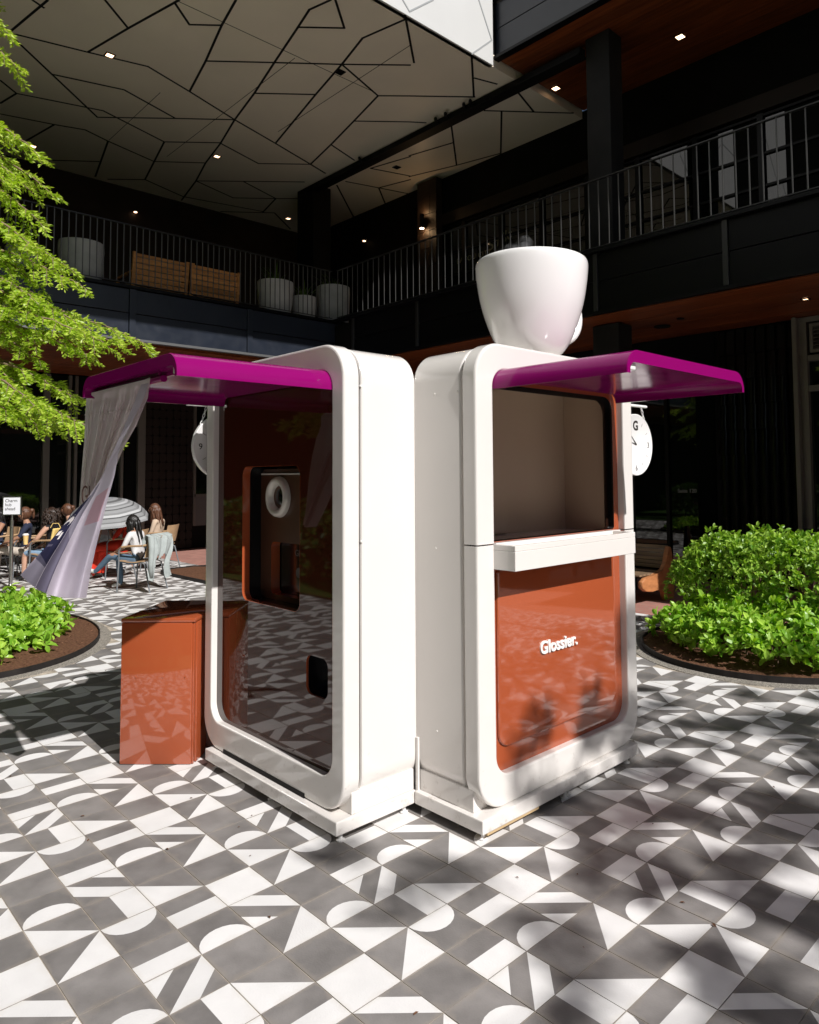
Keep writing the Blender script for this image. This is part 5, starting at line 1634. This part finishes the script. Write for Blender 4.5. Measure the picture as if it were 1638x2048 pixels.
# black haired woman in jeans, grey jacket over chair back
make_chair('wood and tube armchair with a pale jacket hung over its back', -8.86, 2.46, head_dir(-.82, -.57))
person('black haired woman in white tee and blue jeans, legs crossed, nearest of the seated group', -8.90, 2.44, head_dir(-.82, -.57),
       dict(spine=(0, .02, .70), chest=(0, .04, .88), neck=(0, .08, 1.0), head=(0, .10, 1.04), shl=(-.15, .05, .95), shr=(.15, .05, .95), ell=(-.21, .12, .74), elr=(.21, .12, .74), wrl=(-.12, .30, .66), wrr=(.12, .32, .66),
            knl=(-.10, .43, .58), anl=(-.06, .74, .30), tol=(-.04, .90, .33), knr=(.09, .42, .50), anr=(.10, .38, .09), tor=(.10, .55, .035)),
       dict(top='white_tee', leg='denim', shin='denim', skin='skin_tan', cuff='skin_tan'), 'hair_black', .2, 'long')
def drape(name_t, lb, cx, cy, rz, m):
    t = thing(name_t, lb, 'jacket', (cx, cy, 0), None, rz)
    V, Fc = [], []
    nu, nv = 36, 44
    rg = random.Random(5)
    for a in range(nv + 1):
        v = a / nv
        for b in range(nu + 1):
            u = b / nu
            xx = (u - .5) * (.52 + .04 * sin(v * 7))
            # front flap short, back flap long with two hanging sleeves
            L_ = .50 + (.16 if (u < .22 or u > .80) else 0) + .03 * sin(u * 17)
            s = v * (L_ + .16) - .16
            if s < 0: yy, zz = -.20 + .0, .81 + s
            else: yy, zz = -.305 - .02 * sin(min(1, s / .06) * pi / 2), .835 - s
            if abs(s) < .03: zz = .835 - abs(s) * .3; yy = -.25
            yy += .022 * sin(u * 14 + v * 3) * (1 if s > .05 else .2) + .012 * sin(u * 31 + v * 9) - (.03 * sin(pi * min(1, s / .4)) if s > 0 else 0)
            zz += .02 * sin(u * 9 + 1) * (v > .4)
            V.append((xx + (.03 * sin(v * 6) if (u < .22 or u > .8) else 0), yy, zz))
    for a in range(nv):
        for b in range(nu):
            k = a * (nu + 1) + b
            u, v = b / nu, a / nv
            if v > .72 + .05 * sin(u * 20) and .24 < u < .78: continue
            Fc.append((k, k + 1, k + nu + 2, k + nu + 1))
    me = bpy.data.meshes.new('jacket_cloth'); me.from_pydata(V, [], Fc); me.materials.append(M[m])
    for p in me.polygons: p.use_smooth = True
    o = link(bpy.data.objects.new('jacket_cloth', me), t)
    bm = bmesh.new(); tube(bm, [(-.22, -.31, .80), (-.25, -.34, .62), (-.27, -.34, .42), (-.24, -.33, .22)], .045, 10, r1=.03)
    fin('sleeve', bm, m, t, world=False, smooth=True)
    return t
drape('jacket', 'pale grey jacket hanging over the back of the nearest chair', -8.86, 2.46, head_dir(-.82, -.57), 'jacket_grey')
# beige jacket woman
make_chair('wood and tube armchair of the long haired woman in beige, farthest right', -11.08, 3.64, head_dir(-.75, -.66))
person('woman with long brown hair in a beige jacket seated in the farthest right chair', -11.10, 3.62, head_dir(-.75, -.66),
       dict(spine=(0, .02, .72), chest=(0, .03, .92), neck=(0, .04, 1.07), head=(0, .05, 1.13)), dict(top='beige_jacket', cuff='beige_jacket', leg='denim', shin='skin_light'), 'hair_brown', .3, 'long')

# ------------------------------------------------------------------ vegetation
nrng = np.random.default_rng(7)
def leaf_cloud(P, D, Nn, Ls, W, curl=.12):
    """P base points, D tip directions, Nn rough normals; each leaf is a folded eight-vertex blade"""
    P = np.asarray(P, float); D = np.asarray(D, float); Nn = np.asarray(Nn, float)
    D /= np.linalg.norm(D, axis=1)[:, None] + 1e-9
    S = np.cross(D, Nn); S /= np.linalg.norm(S, axis=1)[:, None] + 1e-9
    U = np.cross(S, D)
    Ls = np.asarray(Ls)[:, None]; W = np.asarray(W)[:, None]
    tpl = [(0, 0, 0), (.42, -.85, .10), (.40, 0, 0), (.42, .85, .10), (.78, -.70, .02), (.78, 0, -.07), (.78, .70, .02), (1.0, 0, -.16)]
    V = np.stack([P + D * Ls * a + S * W * b + U * Ls * c for a, b, c in tpl], 1).reshape(-1, 3)
    F0 = [(0, 2, 1), (0, 3, 2), (1, 2, 5, 4), (2, 3, 6, 5), (4, 5, 7), (5, 6, 7)]
    n = len(P)
    Fc = []
    for i in range(n):
        k = i * 8
        Fc += [tuple(k + q for q in f) for f in F0]
    return V, Fc

def hedge(name, lb, cat, C, Rx, Ry, z0, z1, n, ls, m, lump=.10, seed=1, rosette=4, power=2.6):
    t = thing(name, lb, cat, (C[0], C[1], 0))
    g = np.random.default_rng(seed)
    P, D, Nn, Ls = [], [], [], []
    k = 0
    while k < n:
        a = g.uniform(0, 2 * pi); r = g.uniform(0, 1) ** .5
        top = g.uniform() < .62
        bump = 1 + lump * (sin(3 * a + seed) + .6 * sin(7 * a + 2 * seed) + .5 * sin(13 * a))
        if top:
            x, y = C[0] + Rx * r * cos(a) * bump, C[1] + Ry * r * sin(a) * bump
            h = z0 + (z1 - z0) * (max(0.0, 1 - r ** power)) ** .5
            z = h + .05 * sin(x * 9 + seed) * cos(y * 8) + g.normal(0, .022) + (abs(g.normal(0, .05)) if g.uniform() < .12 else 0)
            nr = np.array([cos(a) * r * r * .9, sin(a) * r * r * .9, 1.0])
        else:
            q = g.uniform(0, 1)
            z = z0 + (z1 - z0) * q * .85
            e = (max(0, 1 - (q * .85) ** 2)) ** (1 / power) * bump * g.uniform(.86, 1.0)
            e *= .80 + .20 * min(1, q * 1.3)
            x, y = C[0] + Rx * e * cos(a), C[1] + Ry * e * sin(a)
            nr = np.array([cos(a), sin(a), .55])
        nr /= np.linalg.norm(nr)
        for q in range(rosette):                                  # leaves grouped on shoot tips
            d = nr * g.uniform(.25, .8) + g.normal(0, .55, 3)
            P.append((x, y, z)); D.append(d); Nn.append(nr + g.normal(0, .35, 3)); Ls.append(ls * g.uniform(.65, 1.2))
        k += 1
    Ls = np.array(Ls)
    V, Fc = leaf_cloud(P, D, Nn, Ls, Ls * .30)
    keep = V
    o = raw('foliage', V, Fc, m, t)
    tag(o, kind='stuff')
    # woody stems from the soil up into the foliage
    bm = bmesh.new()
    for q in range(46):
        a = g.uniform(0, 2 * pi); r = g.uniform(.15, .85)
        x, y = C[0] + Rx * r * cos(a) * .8, C[1] + Ry * r * sin(a) * .8
        hh = z0 + (z1 - z0) * (1 - r ** 2) ** .5
        tube(bm, [(x, y, .03), (x + g.normal(0, .02), y + g.normal(0, .02), .03 + hh * .5), (x + g.normal(0, .06), y + g.normal(0, .06), hh * .97)], .006, 5, r1=.002)
    tag(fin('stems', bm, 'bark', t), kind='stuff')
    return t
hedge('hedge', 'tall leafy green hedge in the right bed behind the low plants', 'hedge', (-.62, 5.35), 1.15, .80, .34, .98, 2700, .060, 'leaf_hedge', .06, 3, 5, 4.5)
hedge('shrub', 'low bright green broad leaved shrub in front of the tall right hedge', 'shrub', (-.62, 4.62), .98, .55, .10, .43, 780, .085, 'leaf_low', .05, 5, 5, 2.4)
hedge('shrub', 'low lime green shrub filling the left planting bed', 'shrub', (-6.98, -.25), 1.72, 1.14, .08, .30, 1600, .095, 'leaf_low', .05, 8, 5, 3.0)

def tree(name, lb, base, h, tips, seed, leaf='leaf_tree', spray=1.0, r0=.13, dens=1.0, lean=(0, 0)):
    t = thing(name, lb, 'tree', base)
    g = random.Random(seed)
    B = Vector(base)
    bm = bmesh.new()
    tr = [B + Vector((lean[0] * (k / 8) + g.uniform(-.03, .03), lean[1] * (k / 8) + g.uniform(-.03, .03), h * k / 8)) for k in range(9)]
    tr[0].z = -.02
    tube(bm, tr, r0, 12, r1=.02)
    fin('trunk', bm, 'bark', t, smooth=True)
    V, Fc = [], []
    bt = bmesh.new()
    for (tp, drop) in tips:
        tp = Vector(tp)
        hh = tp.z - B.z
        s0 = B + Vector((0, 0, max(.9, min(h - .1, hh + drop))))
        mid = s0.lerp(tp, .5) + Vector((0, 0, .12 + .05 * g.random()))
        n = 14
        br = []
        for k in range(n + 1):
            s = k / n
            p = s0 * (1 - s) ** 2 + mid * 2 * s * (1 - s) + tp * s * s
            br.append(p + Vector((g.uniform(-.012, .012), g.uniform(-.012, .012), g.uniform(-.012, .012))))
        tube(bt, br, .022, 6, r1=.003)
        L_ = (tp - s0).length
        nl = int(L_ / .088 * dens)
        for q in range(nl):
            s = .16 + .84 * (q + g.random()) / nl
            idx = min(n - 1, int(s * n)); p0 = br[idx].lerp(br[idx + 1], s * n - idx)
            bd = (br[idx + 1] - br[idx]).normalized()
            side = bd.cross(Vector((0, 0, 1))).normalized() * (1 if q % 2 else -1)
            ld = (side * g.uniform(.55, 1.0) + bd * g.uniform(.4, .9) + Vector((0, 0, g.uniform(-.45, .12)))).normalized()
            ll = (.40 * (1 - .62 * s) + .06) * g.uniform(.35, 1.15) * spray
            lat = [p0 + ld * (ll * k / 4) + Vector((0, 0, -.07 * ll * (k / 4) ** 2 * 4)) for k in range(5)]
            tube(bt, lat, .0045, 4, r1=.0015, cap=False)
            nt = int(ll / .022) + 2
            for w_ in range(nt):
                f = (w_ + .5) / nt
                kk = min(3, int(f * 4)); q0 = lat[kk].lerp(lat[kk + 1], f * 4 - kk)
                for sg in (-1, 1):
                    sd = ld.cross(Vector((g.uniform(-.5, .5), g.uniform(-.5, .5), 1))).normalized() * sg
                    dd = (sd * .8 + ld * .55 + Vector((0, 0, g.uniform(-.5, .25)))).normalized()
                    tl = g.uniform(.045, .100) * (1 - .35 * f) * spray
                    # one twiglet: three overlapping pointed blades
                    for j in range(3):
                        d2 = (dd + Vector((g.uniform(-.45, .45), g.uniform(-.45, .45), g.uniform(-.45, .45)))).normalized()
                        wv = d2.cross(Vector((g.uniform(-1, 1), g.uniform(-1, 1), g.uniform(-1, 1)))).normalized() * (.0098 * spray)
                        a0 = q0 + dd * (tl * .25 * j)
                        n0 = len(V)
                        e = a0 + d2 * tl * .8
                        V += [tuple(a0), tuple(a0.lerp(e, .5) + wv), tuple(e), tuple(a0.lerp(e, .5) - wv)]
                        Fc.append((n0, n0 + 1, n0 + 2, n0 + 3))
    fin('branches', bt, 'twig', t, smooth=True)
    o = raw('crown', V, Fc, leaf, t)
    tag(o, kind='stuff')
    return t
tips = [((-6.36, .24, 6.0), .3), ((-6.46, .14, 6.4), .2), ((-6.16, .44, 5.05), .45), ((-6.26, .34, 4.7), .4), ((-6.15, .45, 4.36), .5), ((-6.01, .59, 3.95), .5), ((-5.73, .87, 3.63), .55), ((-5.97, .63, 3.4), .5),
        ((-5.69, .91, 3.21), .5), ((-5.41, 1.18, 3.03), .5), ((-5.74, .86, 2.88), .55), ((-5.92, .68, 2.50), .5), ((-5.89, .70, 2.20), .6), ((-6.17, .43, 2.2), .5), ((-5.56, 1.03, 2.02), .75), ((-6.28, .32, 2.32), .5),
        ((-6.30, .50, 3.7), .4), ((-6.2, .40, 2.9), .4), ((-6.45, .3, 3.2), .3), ((-6.4, .35, 2.6), .3), ((-6.35, .3, 4.15), .3), ((-6.5, .2, 5.3), .3)]
gr = random.Random(11)
tips = [((-6.8 + (p[0] + 6.8) * (.86 if p[2] > 2.95 else .95), -.2 + (p[1] + .2) * (.86 if p[2] > 2.95 else .95), p[2] - .02), d) for p, d in tips]
base = list(tips)
for (p, d) in base[3:16:2]:                                           # the same reach, slightly nearer and farther
    tips.append(((p[0] - .42 + gr.uniform(-.1, .1), p[1] + .38 + gr.uniform(-.1, .1), p[2] + gr.uniform(-.15, .15)), d))
    tips.append(((p[0] + .22, p[1] - .30 + gr.uniform(-.1, .1), p[2] + gr.uniform(-.2, .1)), d))
for k in range(26):                                                 # the side away from the picture
    a = gr.uniform(radians(150), radians(300)); z = gr.uniform(2.3, 7.2); r = (1.9 - (z - 2) * .22) * gr.uniform(.7, 1)
    tips.append(((-6.8 + r * cos(a), -.2 + r * sin(a), z), .4))
tree('cypress_tree', 'bright green feathery cypress reaching in from the left edge', (-6.8, -.2, 0), 7.4, tips, 21)
# trees outside the frame, whose shade falls on the paving and whose crowns show in the gloss
def outer_tree(lb, x, y, h, R_, zc, n, seed, spray=2.4, dens=.32, rz=None):
    g = random.Random(seed)
    tp = []
    for k in range(n):
        a = g.uniform(0, 2 * pi); z = zc + g.uniform(-1, 1) * R_ * .7; r = R_ * (1 - ((z - zc) / R_) ** 2) ** .5 * g.uniform(.45, 1)
        tp.append(((x + r * cos(a), y + r * sin(a), z), g.uniform(-.6, -.1) if z > zc else .3))
    tree('courtyard_tree', lb, (x, y, 0), h, tp, seed, 'leaf_tree', spray, .12, dens)
outer_tree('tall loose tree on the sunny side that shades the right paving', 8.5, 2.0, 7.6, 2.3, 6.4, 34, 31, 1.9, .20)
outer_tree('third loose tree on the sunny side, nearest the viewer', 8.3, .6, 7.6, 1.8, 6.4, 18, 41, 1.9, .18)
outer_tree('second loose tree on the sunny side beside the right bed', 8.0, 4.3, 7.2, 1.7, 6.0, 14, 37, 1.9, .18)
outer_tree('round tree behind the viewer mirrored in the booth front', -4.2, -6.5, 6.5, 2.2, 4.2, 34, 33, 2.6, .4)
outer_tree('round tree behind the viewer to the left of the booth', -9.0, -6.0, 6.0, 2.0, 4.0, 30, 35, 2.6, .4)
# hedge and lawn on the viewer's side of the court, outside the photograph but mirrored low in the booth front
for k, lb in enumerate(('dark clipped hedge behind the viewer, left part', 'dark clipped hedge behind the viewer, middle part', 'dark clipped hedge behind the viewer, right part')):
    hedge('hedge', lb, 'hedge', (-9.2 + 4.2 * k, -4.3), 2.15, .6, .1, 1.15, 620, .13, 'leaf_dark', .04, 40 + k, 5, 5.0)
# leaf litter and crumbs scattered over the paving
g = np.random.default_rng(3)
n = 170
P = np.stack([g.uniform(-6.5, 2.6, n), g.uniform(-1.4, 4.0, n), np.full(n, .004)], 1)
keep = [not (-2.1 < p[0] < -.1 and .1 < p[1] < 2.1) for p in P]
P = P[keep]
D = np.stack([g.normal(0, 1, len(P)), g.normal(0, 1, len(P)), g.uniform(0, .12, len(P))], 1)
Nn = np.stack([g.normal(0, .2, len(P)), g.normal(0, .2, len(P)), np.ones(len(P))], 1)
Ls = g.uniform(.006, .024, len(P))
V, Fc = leaf_cloud(P, D, Nn, Ls, Ls * .25)
o = raw('leaf_litter', V, Fc, 'mulch')
tag(o, 'tiny brown dry leaves and crumbs scattered over the patterned paving', 'leaf litter', kind='stuff')
# a few chips of bark that have strayed from the beds
P = []
for C_, rx_, ry_, m_ in ((( -6.85, -.25), 1.90, 1.30, 260), ((-.72, 5.03), 1.12, 1.12, 200)):
    for k in range(m_):
        a = g.uniform(0, 2 * pi); r = g.uniform(.72, .985)
        P.append((C_[0] + rx_ * r * cos(a), C_[1] + ry_ * r * sin(a), .05 + g.uniform(0, .012)))
P = np.array(P)
D = np.stack([g.normal(0, 1, len(P)), g.normal(0, 1, len(P)), g.normal(0, .2, len(P))], 1)
Nn = np.stack([g.normal(0, .4, len(P)), g.normal(0, .4, len(P)), np.ones(len(P))], 1)
Ls = g.uniform(.015, .045, len(P))
V, Fc = leaf_cloud(P, D, Nn, Ls, Ls * .16)
M['chip'] = mat('bark_chip', (.20, .10, .06), .9, .1, island=.5)
o = raw('bark_chips', V, Fc, 'chip')
tag(o, 'loose bark chips lying on the soil of the planting beds', 'bark chips', kind='stuff')
